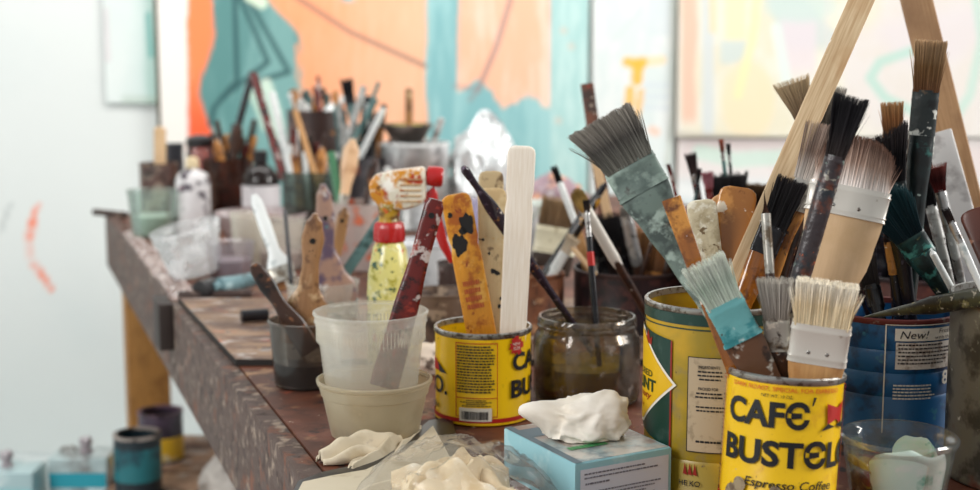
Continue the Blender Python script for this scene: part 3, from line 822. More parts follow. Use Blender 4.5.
orng = mat('orange stained wood', 'dc962a', [('a85a1a', 40, .58, .05), ('e8b458', 30, .60, .06), ('1c1410', 42, .675, .008), ('8a3018', 90, .66, .03)], rough=.35, bump=.2, grain=('b06c1c', 60, (6, 6, .6), .5))
beige = mat('spotted stick', 'd8c49a', [('bfa478', 30, .56, .07), ('3a2a20', 130, .70, .015), ('cf9a40', 40, .68, .03), ('8a7458', 60, .68, .03)], rough=.5, grain=('c4aa7c', 60, (8, 8, .5), .5))
amber = mat('varnished amber wood', '9c5c20', [('c98838', 40, .58, .05), ('6a3a16', 60, .6, .05), ('e6d8c8', 60, .70, .01)], rough=.15, grain=('7a4416', 60, (6, 6, .6), .6), coat=.5)
amber2 = mat('amber paddle white paint', 'a4682c', [('c98a44', 40, .58, .05), ('e2d4c0', 34, .625, .012), ('6a3a16', 60, .66, .04)], rough=.2, coat=.4, bump=.3)
crusty = mat('cream crusted paddle', 'cdbfa0', [('b4a484', 60, .56, .04), ('e8e0cc', 70, .6, .03), ('7a6448', 120, .66, .02)], rough=.45, bump=1., bscale=130)
steelp = mat('painted ferrule', 'a9a59c', [('6a5a48', 80, .56, .05), ('d8d2c4', 90, .62, .03), ('3a302a', 120, .66, .03)], rough=.35, metal=.4)
silver = mat('silver ferrule', 'c6c2ba', [('8f877c', 120, .6, .05), ('f0ece4', 120, .68, .02)], rough=.32, metal=.55)
cleanf = mat('clean pale ferrule', 'd6d0c6', [('a89a8a', 90, .68, .04)], rough=.35, metal=.25)
nickel = mat('worn nickel', 'b8b6b4', [('5a5450', 120, .60, .05)], rough=.3, metal=.8)
tealf = mat('teal white ferrule', '6fb2b4', [('3c8c92', 50, .57, .04), ('dce8e4', 40, .60, .03), ('4a3a30', 110, .68, .02)], rough=.4, bump=.5)
greenf = mat('grey green crusted ferrule', '6f7f76', [('54625c', 26, .52, .10), ('95a69b', 36, .58, .08), ('4a4844', 60, .64, .05), ('8a6a54', 50, .68, .03)], rough=.5, bump=.6, bscale=130)
greenh = mat('grey green handle', '66756d', [('3e4844', 40, .52, .07), ('98a89e', 50, .59, .05), ('3c2a22', 40, .60, .04)], rough=.4, bump=.4)
darkf = mat('black crusted ferrule', '1c2424', [('0c1011', 60, .55, .05), ('d4d4cc', 26, .565, .012), ('5a4a38', 80, .64, .03)], rough=.4, bump=.6)
woodheel = mat('paint edged wood', '6a4a36', [('d9d4c8', 40, .62, .03), ('3a2a22', 60, .6, .04), ('68a8a8', 60, .68, .02)], rough=.45, bump=.3)
ochreh = mat('ochre handle', 'b47a3c', [('7a4a20', 60, .56, .06), ('33221a', 100, .66, .03), ('e2d4bc', 140, .72, .01)], rough=.3)
whiteh = mat('white handle', 'dfe2e0', [('a9b4b4', 60, .62, .05), ('6a4a3a', 120, .70, .02)], rough=.3)
greyh = mat('grey white handle', 'b4b4b0', [('7a7470', 60, .56, .05), ('e8e8e6', 80, .62, .03), ('4a4240', 120, .68, .02)], rough=.3)
tealh = mat('slate teal handle', '51706e', [('2c4442', 60, .56, .05), ('8fa8a6', 90, .66, .03)], rough=.35)
redb = mat('red band', 'c0261e', rough=.3)
cream = mat('cream ferrule', 'd8d0b4', [('b4a888', 60, .62, .05)], rough=.4)
G = ['a4846a', '6a5a52', 'b8a898']; K = ['1c1a1c', '141214', '2a2628']; BN = ['5a3a24', '8a5c38', 'b08458']
reg('anyspot', 1, 1.5, 9, 0, T-.005)
# ---------------------------------------------------------------- front can
brush('huge flat brush with grey-black bristles and green-grey crusted neck', (602, 116, 1.13), (746, 372, 1.085), 'front', 54, 60,
      ['66645c', '4c4844', '948c82'], 32, 54, greenf, [(0, 53), (.09, 41), (.22, 29), (.38, 18), (1, 13)], greenh, bt=.24, n=1700, tw=66, clump=1.4, ht=12, bend=-5)
brush('flat brush with pale green bristles and teal painted ferrule in front', (702, 260, 1.06), (761, 374, 1.073), 'front', 50, 40,
      ['c8d2c4', 'b4c2b4', 'e4e8dc'], 46, 40, tealf, [(0, 42), (.3, 34), (1, 18)], woodheel, bt=.3, n=600, tw=44, clump=1.6, ht=10)
brush('slim pointed round brush with grey ferrule above the small grey flat brush', (764, 188, 1.14), (777, 376, 1.10), 'front', 26, 6,
      ['4a3022', '3a241a', '2c1a14'], 60, 10, steelp, [(0, 9), (.4, 9), (1, 6)], brownh, bt=1, n=160, shape='point', tw=2)
brush('small grey-bristled flat brush with dull metal ferrule standing in the front can', (775, 277, 1.07), (778, 374, 1.078), 'front', 42, 30,
      ['8a8178', 'a09890', 'c4beb4'], 36, 27, steelp, [(0, 26), (.4, 18), (1, 10)], brownh, bt=.35, n=500, tw=36, clump=1.2)
brush('clean cream-bristled flat brush with riveted silver ferrule in the front can', (828, 281, 1.052), (815, 372, 1.064), 'front', 46, 58,
      ['dccbaa', 'dcc8a4', 'f8f0e0'], 42, 60, cleanf, [(0, 58), (.3, 40), (1, 30)], wood, bt=.3, n=2400, tw=61, rivets=2, clump=.3)
brush('long round brush with splayed black bristles and heavily splattered handle', (853, 95, 1.09), (794, 300, 1.09), 'front', 62, 17,
      ['2c2422', '191619', '1c1a1e'], 34, 21, splat, [(0, 21), (.4, 20), (.7, 18), (1, 10)], splat, bt=1, n=900, tw=33, clump=2.2)
brush('wide varnish brush with white and brown streaked bristles and bare wood handle', (862, 136, 1.14), (809, 372, 1.11), 'front', 52, 76,
      ['f8f0ea', 'b89c8c', '6e4e40'], 30, 80, cleanf, [(0, 77), (.12, 70), (.32, 42), (.6, 34), (1, 28)], woodp, bt=.2, n=1400, tw=66, shape='round', rivets=2, clump=1.4, ht=12)
# ---------------------------------------------------------------- green can
def bar(label, tip, rim, can, w, th, m):
    return stick(label, tip, rim, can, w, th, m, name='wooden_bar', cat='wooden bar', top='flat', e=12)
bar('long pale wooden bar leaning right out of the tall green-panelled can', (889, -62, 1.25), (733, 290, 1.24), 'green', 24, 14, barm)
stick('flat amber varnished stick crossing in front of the giant crusted brush', (671, 198, 1.092), (733, 372, 1.083), 'front', 20, 6, amber, top='flat', taper=.3)
BARA = [o for o in SC.objects if o.name.startswith('wooden_bar')][0]
stick('cream paint-crusted paddle with rounded top behind the amber stick', (701, 200, 1.24), (712, 300, 1.24), 'green', 30, 8, crusty, top='round', e=5)
stick('broad amber paddle with white paint drips and rounded top', (739, 187, 1.255), (722, 300, 1.245), 'green', 38, 8, amber2, top='round', e=5)
stick('plain tan rounded paddle half hidden behind the broad amber one', (724, 194, 1.275), (716, 300, 1.27), 'green', 30, 6, wood, top='semi', e=5)
brush('black-bristled flat brush with orange-brown handle leaning beside the pale wooden bar', (794, 178, 1.225), (745, 296, 1.215), 'green', 52, 30, K, 30, 28, blackh, [(0, 26), (.3, 20), (1, 14)], amber, bt=.35, n=500)
stick('thin ochre stick leaning right beside the black flat brush', (808, 192, 1.26), (748, 300, 1.24), 'green', 9, 7, ochreh, name='wooden_stick', cat='stick')
brush('grey-white long-haired brush with copper handle right of the pale bar', (824, 122, 1.24), (768, 296, 1.23), 'green', 58, 30, ['d8cfc6', '8a7468', 'a89488'], 34, 27, silver, [(0, 20), (.4, 12), (1, 10)], ochreh, bt=.35, n=600, tw=34)
brush('brush of stiff grey paint-clogged hair standing behind the splattered handle', (831, 84, 1.27), (778, 290, 1.255), 'green', 66, 32, ['2a2826', '6a6864', 'b4b0aa'], 40, 24, steelp, [(0, 20), (1, 12)], brownh, bt=.5, n=600, tw=32, clump=1.6)
# ---------------------------------------------------------------- blue can
brush('tall upright brush with coarse brown bristles and black paint-caked neck', (931, 39, 1.32), (905, 306, 1.32), 'blue', 50, 25, ['6b4830', '80603f', 'c0a07c'], 64, 26, darkf,
      [(0, 25), (.15, 21), (.5, 21), (1, 16)], mat('black teal handle', '141f1f', [('0c1212', 40, .52, .06), ('2f605a', 60, .64, .05), ('a9b4ac', 100, .71, .02)], rough=.3, bump=.3), bt=.5, n=700, tw=31)
brush('black fan-shaped brush left of the tall upright brush', (884, 122, 1.30), (908, 306, 1.31), 'blue', 58, 40, ['1c1a1c', '121114', '3a3436'], 40, 28, darkf, [(0, 26), (.3, 16), (1, 10)], blackh, bt=.4, n=700, tw=44, shape='slant')
brush('short brown-bristled flat brush with ochre neck behind the black fan-shaped one', (892, 101, 1.37), (898, 306, 1.36), 'blue', 30, 22, BN, 30, 20, ochreh, [(0, 18), (1, 10)], brownh, bt=.4, n=300)
brush('thick blue-black brush with teal sheen leaning left in the blue can', (878, 188, 1.27), (950, 300, 1.29), 'blue', 58, 38, ['0e1e24', '12282e', '1c3c42'], 34, 32, tealw, [(0, 28), (.4, 20), (1, 14)], tealw, bt=.5, n=800, tw=48, shape='round')
brush('round brush with wine-red bristles and silver ferrule', (934, 164, 1.34), (966, 300, 1.33), 'blue', 26, 14, ['6a2420', '4a1c1c', '8a4038'], 44, 12, nickel, [(0, 10), (.4, 9), (1, 6)], greyh, bt=1, n=300, tw=24)
brush('slim brush with black hair and grey painted handle just right of the tall upright brush', (922, 172, 1.36), (955, 300, 1.34), 'blue', 34, 12, K, 40, 12, greyh, [(0, 10), (1, 7)], greyh, bt=1, n=200, tw=20)
stick('slender tan pointed handle in front of the thick blue-black brush', (932, 252, 1.25), (958, 300, 1.275), 'blue', 7, 7, whiteh, name='brush_handle', cat='brush handle', top='semi', e=2)
brush('small brush with an ochre ferrule drooping left of the tall upright handle', (886, 222, 1.31), (898, 306, 1.31), 'blue', 20, 10, ['2a1c1c', '3a2a28', '5a3a34'], 34, 10, ochreh, [(0, 9), (1, 6)], blackh, bt=1, n=140, shape='point')
brush('limp dark brush hanging at the left side of the blue can', (856, 222, 1.34), (876, 306, 1.32), 'blue', 64, 16, ['2a2626', '4a4444', '6a5f5c'], 26, 18, blackh, [(0, 14), (1, 8)], blackh, bt=.7, n=300, tw=26)
brush('brush with splayed tan bristles poking up left behind the pale wooden bar', (790, 78, 1.36), (868, 306, 1.36), 'blue', 42, 18, ['6a5644', '9c8468', 'c4ac88'], 40, 18, brownh, [(0, 15), (1, 9)], brownh, bt=.5, n=360, tw=36)
# ---------------------------------------------------------------- grey can
bar('long pine bar with a grooved face leaning left behind the tall upright brush', (894, -90, 1.52), (990, 296, 1.50), 'anyspot', 30, 16, mat('pine bar darker', 'b58e66', [('8f6a48', 14, .60, .1), ('e8dccc', 60, .74, .02)], rough=.6, grain=('8a623c', 70, (8, 8, .3), .7)))
stick('pale grey board with red specks behind the wine-red brush', (938, 132, 1.44), (985, 300, 1.42), 'anyspot', 26, 6, mat('pale grey board', 'dcd9d6', [('8a2a20', 50, .70, .012), ('a09a98', 30, .6, .08)], rough=.5), name='painted_board', cat='board', top='flat')
stick('red-brown broad handle at the right edge of the photo', (972, 210, 1.24), (1010, 296, 1.20), 'grey', 28, 9, mat('rust handle', '5e2e20', [('3a1e18', 40, .55, .06), ('c08a70', 60, .66, .03)], rough=.35), name='brush_handle', cat='brush handle', e=3)
brush('slim white-handled brush leaning over the rim of the grey can', (945, 208, 1.16), (985, 296, 1.15), 'grey', 14, 8, ['3a2a26', '2a1e1c', '1c1616'], 24, 8, nickel, [(0, 8), (1, 6)], whiteh, bt=1, n=120)
a = P(864, 317, 1.262); b = P(1010, 292, 1.13)
H = (b-a).length; M = frame_of(a, b)
o = obj('mixing_tool', loft([(0, .0006, .0006, 2), (.02, .0025, .002, 2), (.06, .0055, .003, 2), (H*.5, .0085, .004, 2.2), (H*.8, .0085, .005, 2.2), (H, .006, .005, 2)], 20),
        mat('olive crusted tool', '3c3c2c', [('22201c', 60, .55, .05), ('7a7450', 90, .62, .03), ('a8a090', 130, .68, .02)], rough=.3, bump=.5)); o.matrix_world = M
tag(o, 'long dark olive pointed mixing tool lying across the rims of the blue and grey cans', 'mixing tool')
# ---------------------------------------------------------------- middle can sticks
so = stick('orange-stained stirring stick with a black paint blotch', (455, 194, 1.402), (481, 331, 1.397), 'mid', 30, 7, orng, notch=52)
sb = stick('spotted beige stirring stick between the orange and the white one', (492, 188, 1.422), (494, 331, 1.409), 'mid', 29, 7, beige)
stick('short-topped stained beige stick peeking out behind the spotted one', (491, 171, 1.448), (493, 331, 1.430), 'mid', 25, 6, mat('stained beige', 'b8a27c', [('6a5236', 60, .58, .05), ('c98a30', 50, .66, .02)], rough=.5))
stick('clean whitish wooden stirring stick, the tallest in the yellow can', (522, 146, 1.385), (513, 331, 1.390), 'mid', 28, 7, woodw, notch=52, taper=.93)
def blotch(o, marks_, name, m):
    H = max(v.co.z for v in o.data.vertices); Y0 = min(v.co.y for v in o.data.vertices)-.0004
    k = 1.41/F
    for i, (dx, dz, R, sq) in enumerate(marks_):
        bm = bmesh.new(); n = 26; q = []
        for j in range(n):
            a = 2*PI*j/n; rr = R*(1+.55*noise.noise(Vector((math.cos(a)*1.6+i*3, math.sin(a)*1.6, dz*.1))))
            q.append((dx*k+rr*k*math.cos(a), H-dz*k+rr*k*sq*math.sin(a)))
        f = bm.faces.new(ring(bm, [(x, Y0, z) for x, z in q])); bmesh.ops.triangulate(bm, faces=[f])
        flatobj(name, bm, m, o)
tar = mat('black tar paint', '17110e', [('3a2a1c', 120, .66, .03)], rough=.3)
blotch(BARA, [(3, 238, 5, 1.3)], 'paint_spot', mat('dark green paint', '1c4038', rough=.3))
blotch(so, [(6, 30, 7, 1.3), (-5, 50, 7, 1.6), (1, 38, 4, 1), (-9, 20, 2.5, 1)], 'paint_blotch', tar)
bm = bmesh.new(); kk = 1.41/F; H_ = max(v.co.z for v in so.data.vertices); Y_ = min(v.co.y for v in so.data.vertices)-.0004
qq = random.Random(3)
for i in range(4):
    z = H_-(88+i*8)*kk; x = -9*kk
    while x < 7*kk: w_ = qq.uniform(.0008, .002); quad(bm, x, x+w_, z-.005, z, Y_); x += w_+.0007
flatobj('faded_red_stamp', bm, mat('faded red print', 'b8552a', rough=.5), so)
blotch(sb, [(0, 84, 3.0, .7), (4, 86, 2.5, .9), (-9, 100, 1.6, 1), (8, 112, 2, 1), (6, 120, 2.2, 1), (-4, 66, 1.4, 1), (-10, 52, 1.5, 1)], 'paint_spot', tar)
# ---------------------------------------------------------------- handles pointing up
def upside(label, tip, rim, can, prof, th, m, hole=None, name='paint_brush', ferr=True, group=None, e=2.6, fm=None):
    """a brush standing bristles down; prof = [(px from tip, width px)]"""
    tp = P(*tip); rp = P(*rim); base = reach(CANS[can], tp, rp) if can else rp
    k = tip[2]/F*1.005; H = (tp-base).length; M = frame_of(base, tp)
    root = thing(name, label, 'paint brush', M=M, group=group)
    root['inkey'] = can
    s = [(H, prof[0][1]*k*.25, th*k*.3, 2)]
    pr = [(0.8, prof[0][1])]+[p for p in prof[1:]]
    for i in range(len(pr)-1):
        (d0, w0), (d1, w1) = pr[i], pr[i+1]
        for j in range(6):
            f = j/6; g = f*f*(3-2*f); z = H-(d0+(d1-d0)*f)*k
            if z < .034: break
            s.append((z, (w0+(w1-w0)*g)*k/2, th*k/2, e))
    wl = s[-1][1]
    if s[-1][0] > .036: s.append((.034, wl, th*k/2, e))
    obj('handle', loft(s[::-1], 20), m, root)
    if ferr:
        obj('ferrule', loft([(.014, wl*.95, th*k/2*1.1, 4), (.036, wl*1.02, th*k/2*1.15, 4)], 20), fm or steelp, root)
        bristles(root, .015, -.0145, wl*1.8, th*k, wl*1.9, th*k*.9, BN, n=60, seed=int(tip[0]))
    if hole:
        d, w = hole; b2 = bmesh.new(); bmesh.ops.create_cone(b2, cap_ends=True, segments=16, radius1=w*k/2, radius2=w*k/2, depth=th*k*1.15, matrix=Matrix.Translation((0, 0, H-d*k)) @ Matrix.Rotation(PI/2, 4, 'X'))
        obj('hanging_hole', b2, holed, root)
    return root
warmw = mat('varnished brush wood', '9c7450', [('6a4a34', 50, .58, .06), ('3a2a22', 140, .68, .02), ('c4a47c', 40, .62, .06)], rough=.25, grain=('7c5638', 60, (6, 6, .6), .6))
upside('dark worn brush handle with a hanging hole leaning left out of the small smoky cup', (253, 264, 1.54), (292, 322, 1.54), 'cup', [(0, 9), (8, 15), (25, 18), (45, 14), (80, 24)], 8, brownh, hole=(14, 5))
upside('brown varnished flat brush handle with dark stamp marks, upright in the small smoky cup', (315, 213, 1.555), (306, 318, 1.555), 'cup', [(0, 6), (10, 17), (26, 23), (52, 17), (72, 20), (96, 42), (120, 48)], 8, warmw, hole=(28, 6))
upside('dark red stick with grey paint flecks leaning in the nested milky tub', (436, 199, 1.345), (404, 314, 1.335), 'deli', [(0, 15), (8, 20), (60, 20), (120, 26), (190, 30)], 9, redh, hole=(17, 6), ferr=False, name='stirring_paddle')
upside('dark purple brush handle crossing behind the clean white stick into the glass jar', (463, 167, 1.368), (566, 314, 1.475), 'jar', [(0, 6), (5, 9), (26, 7), (60, 14), (110, 13), (160, 11), (190, 8)], 8, mat('dark purple lacquer', '2e2430', [('6a5a68', 90, .62, .04), ('cfc4b8', 90, .70, .02), ('8a5a2c', 100, .66, .03)], rough=.2), e=2)
brush('thin black brush with a red band on its handle, in the glass jar', (586, 199, 1.50), (595, 312, 1.47), 'jar', 12, 7, ['4a3a30', '2c2420', '1c1614'], 26, 6, nickel, [(0, 6), (.3, 7), (1, 5)], blackh, bt=1, n=120, bands=[(.14, 14, 7.6, redb)])
# ---------------------------------------------------------------- wide dark pot behind the jar, and the brown pot
darkpot = mat('dark rusted tin', '2c1a1c', [('4a2a26', 40, .56, .06), ('1a1214', 60, .55, .05), ('7a6a64', 110, .70, .02)], rough=.4, metal=.2)
can_shell('metal_pot', 'wide dark rusted tin full of brushes behind the glass jar', 'pot', 'dark', 632, 1.86, .081, .090, darkpot, rimm=mat('dark rim', '40302e', rough=.4, metal=.4))
brnpot = mat('brown clay', '7a4a30', [('4a2a1e', 30, .55, .06), ('b08460', 50, .62, .04), ('d8c4ac', 90, .69, .02)], rough=.5)
can_shell('clay_pot', 'brown clay pot between the clean white stick and the wide dark tin', 'pot', 'brown', 534, 1.83, .042, .088, brnpot, rimm=brnpot, wall=.004)
brush('filbert brush with tan tip and long silver ferrule leaning against the dark tin', (574, 189, 1.58), (621, 270, 1.61), 'anyspot', 24, 12, ['a8803c', 'c0a060', '8a7040'], 74, 12, cleanf, [(0, 9), (1, 6)], brownh, bt=.7, n=500, tw=15, shape='round', clump=.2)
brush('thin brush with black tip and white ferrule leaning left out of the wide dark tin', (553, 165, 1.88), (592, 266, 1.87), 'dark', 18, 7, K, 60, 7, whiteh, [(0, 7), (1, 5)], greyh, bt=1, n=120)
brush('square black-bristled brush in the wide dark tin', (605, 212, 1.90), (613, 268, 1.89), 'dark', 44, 36, K, 24, 32, blackh, [(0, 28), (1, 10)], blackh, bt=.4, n=400)
brush('brush with a tall grey steel ferrule right of the square black one', (624, 206, 1.85), (638, 268, 1.85), 'dark', 10, 9, ['5a5450', '7a746c', '9a948c'], 52, 13, nickel, [(0, 10), (1, 6)], brownh, bt=.8, n=120)
brush('fluffy brown-bristled brush low beside the green-grey giant', (655, 228, 1.88), (650, 268, 1.87), 'dark', 44, 30, BN, 10, 28, ochreh, [(0, 20), (1, 8)], brownh, bt=.4, n=400, tw=36)
brush('thin black-handled brush in front of the fluffy brown one', (664, 205, 1.82), (644, 268, 1.83), 'dark', 12, 5, K, 24, 5, nickel, [(0, 5), (1, 4)], brownh, bt=1, n=60)
stick('narrow brown stick with a red-tipped end standing far behind the giant brush', (587, 84, 1.95), (612, 262, 1.90), 'dark', 13, 8, mat('brown stick', '6a3c28', [('3a241c', 40, .55, .06), ('b03a2a', 60, .68, .02), ('d8c4b0', 60, .64, .04)], rough=.5), name='wooden_stick', cat='stick', top='flat')
stick('pale cream stick beside the red-tipped one, mostly hidden by the giant brush', (589, 130, 1.90), (618, 262, 1.90), 'dark', 9, 5, woodp, name='wooden_stick', cat='stick')
upside('plain black handle leaning right above the clay pot', (606, 183, 1.86), (545, 272, 1.84), 'brown', [(0, 4), (6, 7), (40, 10), (70, 8), (120, 7)], 6, blackh, e=2)
upside('black handle with ochre stripes just below the plain black handle', (600, 196, 1.82), (540, 284, 1.82), 'brown', [(0, 5), (6, 8), (50, 10), (120, 8)], 7, mat('ochre striped black', '1e1a18', [('b08030', 50, .58, .02), ('6a5a4a', 90, .66, .03)], rough=.25), e=2)
brush('small flat brush with cream hair and a white ferrule leaning right in the clay pot', (575, 236, 1.80), (545, 286, 1.81), 'brown', 18, 15, ['d8cbb8', 'e0d4c0', 'c8b498'], 26, 11, whiteh, [(0, 8), (1, 6)], whiteh, bt=.5, n=200)
stick('short tan wooden peg beside the red banded handle', (577, 228, 1.85), (586, 262, 1.85), 'dark', 10, 6, wood, name='wooden_stick', cat='stick', e=3)
stick('thin bone-coloured sliver crossing in front of the wide dark tin', (571, 246, 1.80), (590, 268, 1.79), 'dark', 5, 4, woodp, name='wooden_stick', cat='stick', e=3)
brush('old flat brush with brown bristles and a dotted cream ferrule', (562, 197, 2.02), (552, 262, 2.02), None, 30, 38, ['6a5440', '8a6e50', 'a08464'], 27, 42, cream, [(0, 42), (1, 40)], mat('dark brush block', '3a2c24', rough=.6), bt=.35, n=500, ext=.02)
# ================================================================ spray bottle
X = at(390, 1.62); root = thing('spray_bottle', 'paint-smeared spray bottle with red collar and cream spray head', 'spray bottle', loc=(X, 1.62, T+.0006))
obj('bottle_body', revolve([(.024, 0), (.0275, .003), (.0280, .03), (.0278, .095), (.0262, .120), (.0200, .150), (.0160, .158), (.0125, .162), (.0125, .170)], 56),
    mat('yellow smeared plastic', 'd8cf7c', [('3f5e46', 60, .57, .02), ('e8e4b4', 40, .58, .05), ('c8541c', 34, .63, .02), ('a9a03a', 60, .60, .04), ('2c4a3a', 90, .66, .02)], rough=.2, spec=.6), root)
bm = bmesh.new(); n = 48
revolve([(.0165+0, .157), (.0185, .159), (.0185, .174), (.0170, .180), (.0150, .182)], n, bm=bm)
for v in bm.verts:
    a = math.atan2(v.co.y, v.co.x); rr = math.hypot(v.co.x, v.co.y)
    if rr > .016: s = 1+.03*(1 if int((a+PI)/(2*PI)*24*2) % 2 else -1); v.co.x *= s; v.co.y *= s
obj('collar', bm, mat('red plastic', 'b01c1c', [('6a1412', 70, .66, .04)], rough=.25, spec=.6), root)
obj('neck', revolve([(.0135, .181), (.0120, .186), (.0135, .198), (.0150, .204)], 32), mat('ochre paint crust', 'b08a28', [('6a4a1c', 60, .56, .04), ('c8401c', 60, .64, .03), ('d8d0a0', 70, .62, .03)], rough=.35, bump=.5), root)
k = 1.62/F
def side(pts, th, m, name, bev=.0025, parent=root, ex=0):
    """outline in px about the bottle axis (dx, py), extruded in depth and rounded"""
    bm = bmesh.new(); V = []
    for dy in (-th/2, th/2):
        V.append(ring(bm, [(dx*k, dy, P(390, py, 1.62).z-T) for dx, py in pts]))
    bridge(bm, V[0], V[1]); cap(bm, V[0][::-1]); cap(bm, V[1])
    bmesh.ops.bevel(bm, geom=bm.edges[:], offset=bev, segments=3, affect='EDGES', profile=.5)
    return obj(name, bm, m, parent, smooth=50)
headm = mat('cream spray head', 'dcd4c0', [('c8841c', 34, .56, .04), ('a83414', 50, .60, .03), ('7a4a14', 80, .66, .03), ('eee8dc', 40, .6, .05)], rough=.3, bump=.3)
h = side([(-20, 184), (-14, 175), (4, 171), (36, 167), (38, 176), (37, 200), (30, 206), (14, 210), (-8, 208), (-18, 197)], .026, headm, 'spray_head', .004)
bm = bmesh.new()
for i in range(5):
    box(bm, 12*k, 33*k, -.0145, -.0125, P(390, 178+i*5.5, 1.62).z-T, P(390, 179.6+i*5.5, 1.62).z-T)
obj('grip_ridge', bm, mat('ridge stain', 'c0a078', [('a85a20', 60, .55, .05)], rough=.5), h, smooth=0)
M = Matrix.Translation((37*k, 0, P(390, 176, 1.62).z-T)) @ Matrix.Rotation(PI/2+.1, 4, 'Y')
redp = MATS['red plastic']
obj('nozzle', revolve([(.006, 0), (.0115, .002), (.0125, .010), (.0125, .018), (.010, .021)], 28, M=M), redp, root)
side([(34, 196), (45, 186), (49, 194), (50, 215), (58, 240), (66, 262), (61, 264), (51, 248), (42, 225), (36, 206)], .009, redp, 'trigger', .002)
# ================================================================ crumpled things
def crumple(name, label, cat, loc, size, m, sd, f=1.1, amp=.33, sub=5, rot=0, group=None, flatb=True, lobes=(), crease=0):
    bm = bmesh.new(); bmesh.ops.create_icosphere(bm, subdivisions=sub, radius=1)
    for v in bm.verts:
        d = v.co.normalized(); r = 1.0
        for ld, la, lw in lobes: r += la*math.exp(-((d-Vector(ld).normalized()).length/lw)**2)
        q = d*f+Vector((sd*1.7, sd, -sd))
        w = Vector((noise.noise(q*1.3), noise.noise(q*1.3+Vector((5, 0, 0))), noise.noise(q*1.3+Vector((0, 5, 0)))))
        q2 = q+w*.7
        r += amp*(1-2.2*abs(noise.noise(q2*1.2)))*.6+amp*.3*(1-2*abs(noise.noise(q2*2.6)))*.5+amp*.06*(-abs(noise.noise(q2*7)))
        if crease: r -= crease*.13*max(0, 1-abs(noise.noise(q2*2.1+Vector((9, 1, 2))))*7); r += crease*.10*max(0, 1-abs(noise.noise(q2*3.1+Vector((2, 8, 2))))*6)
        p = d*r; p = Vector((p.x*size[0], p.y*size[1], p.z*size[2]))
        if flatb and p.z < -size[2]*.55: p.z = -size[2]*.55-(p.z+size[2]*.55)*.02
        v.co = p
    zmin = min(v.co.z for v in bm.verts)
    for v in bm.verts: v.co.z -= zmin
    o = obj(name, bm, m, smooth=80)
    o.matrix_world = Matrix.Translation(loc) @ Matrix.Rotation(rot, 4, 'Z')
    return tag(o, label, cat, group)
tis = mat('tissue paper', 'ece4d8', [('e2d6c4', 12, .6, .1)], rough=.9, bump=.3, bscale=90, spec=.1)
# ---- pale blue box
fl_ = P(578, 466, 1.093); bl_ = Vector((.013, 1.204, 0)); fl2 = Vector((.0707, 1.093, 0)); fr2 = Vector((.157, 1.143, 0)); br2 = fr2+bl_-fl2
root = thing('cardboard_box', 'pale blue cardboard box with a white text panel, under the crumpled tissue', 'box', loc=(fl2.x, fl2.y, T+.0006))
L0 = lambda p: (p.x-fl2.x, p.y-fl2.y)
bxm = mat('pale blue card', '98cad4', [('b4d8de', 30, .6, .06)], rough=.45)
hh = .0432
obj('box_body', prism([L0(fl2), L0(fr2), L0(br2), L0(bl_)], 0, hh, bev=.0008), bxm, root, smooth=0)
e1 = (fr2-fl2); w1 = e1.length; e1.normalize(); e2 = (bl_-fl2); w2 = e2.length; e2.normalize(); nf = -e2
def onfront(bm):                                    # (s, off, z) -> front face
    for v in bm.verts: p = e1*v.co.x+nf*v.co.y; v.co = Vector((p.x, p.y, v.co.z))
    return bm
def ontop(bm):
    for v in bm.verts: p = e1*v.co.x+e2*v.co.z; v.co = Vector((p.x, p.y, hh+v.co.y))
    return bm
bm = bmesh.new(); quad(bm, .005, w1-.003, .004, hh-.006, .0004); flatobj('white_panel', onfront(bm), mat('panel lilac white', 'd6dbe6', rough=.5), root)
bm = bmesh.new(); fine_print(bm, .009, w1-.012, .0265, .0335, 2, fill=.38, seed=21, off=.0007); fine_print(bm, .010, .035, .0215, .025, 1, fill=.45, seed=22, off=.0007); fine_print(bm, .018, w1-.010, .005, .0175, 4, fill=.38, seed=23, off=.0007)
flatobj('small_print', onfront(bm), mat('grey print', '6c6c78', rough=.6), root)
bm = bmesh.new(); quad(bm, .0, w1*.98, .002, w2-.002, .0003); flatobj('top_picture', ontop(bm), mat('top print', 'a5b4b4', [('9a8478', 22, .52, .06), ('c8c2b8', 26, .58, .05), ('6a7e88', 26, .60, .04)], rough=.35), root)
bm = bmesh.new(); quad(bm, .000, .0075, .0, w2, .0006); quad(bm, .0, .028, .085, .110, .0007); flatobj('slate_edge', ontop(bm), mat('slate card', '4f6672', rough=.4), root)
bm = bmesh.new(); q = random.Random(5)
x = .016
while x < .052: w = q.uniform(.002, .004); quad(bm, x, x+w, .033, .041, .0010); x += w+.0006
flatobj('green_lettering', ontop(bm), mat('green ink light', '3c9456', rough=.4), root)
p = P(583, 436, 1.175)
crumple('tissue', 'crumpled white paper tissue lying on top of the pale blue box', 'tissue', (.0850, 1.170, T+hh+.002), (.033, .022, .0215), tis, 9, f=1.0, amp=.32, rot=.1, crease=.30, lobes=[((-1, -.1, .45), .85, .33), ((.55, 0, .75), .35, .6)])
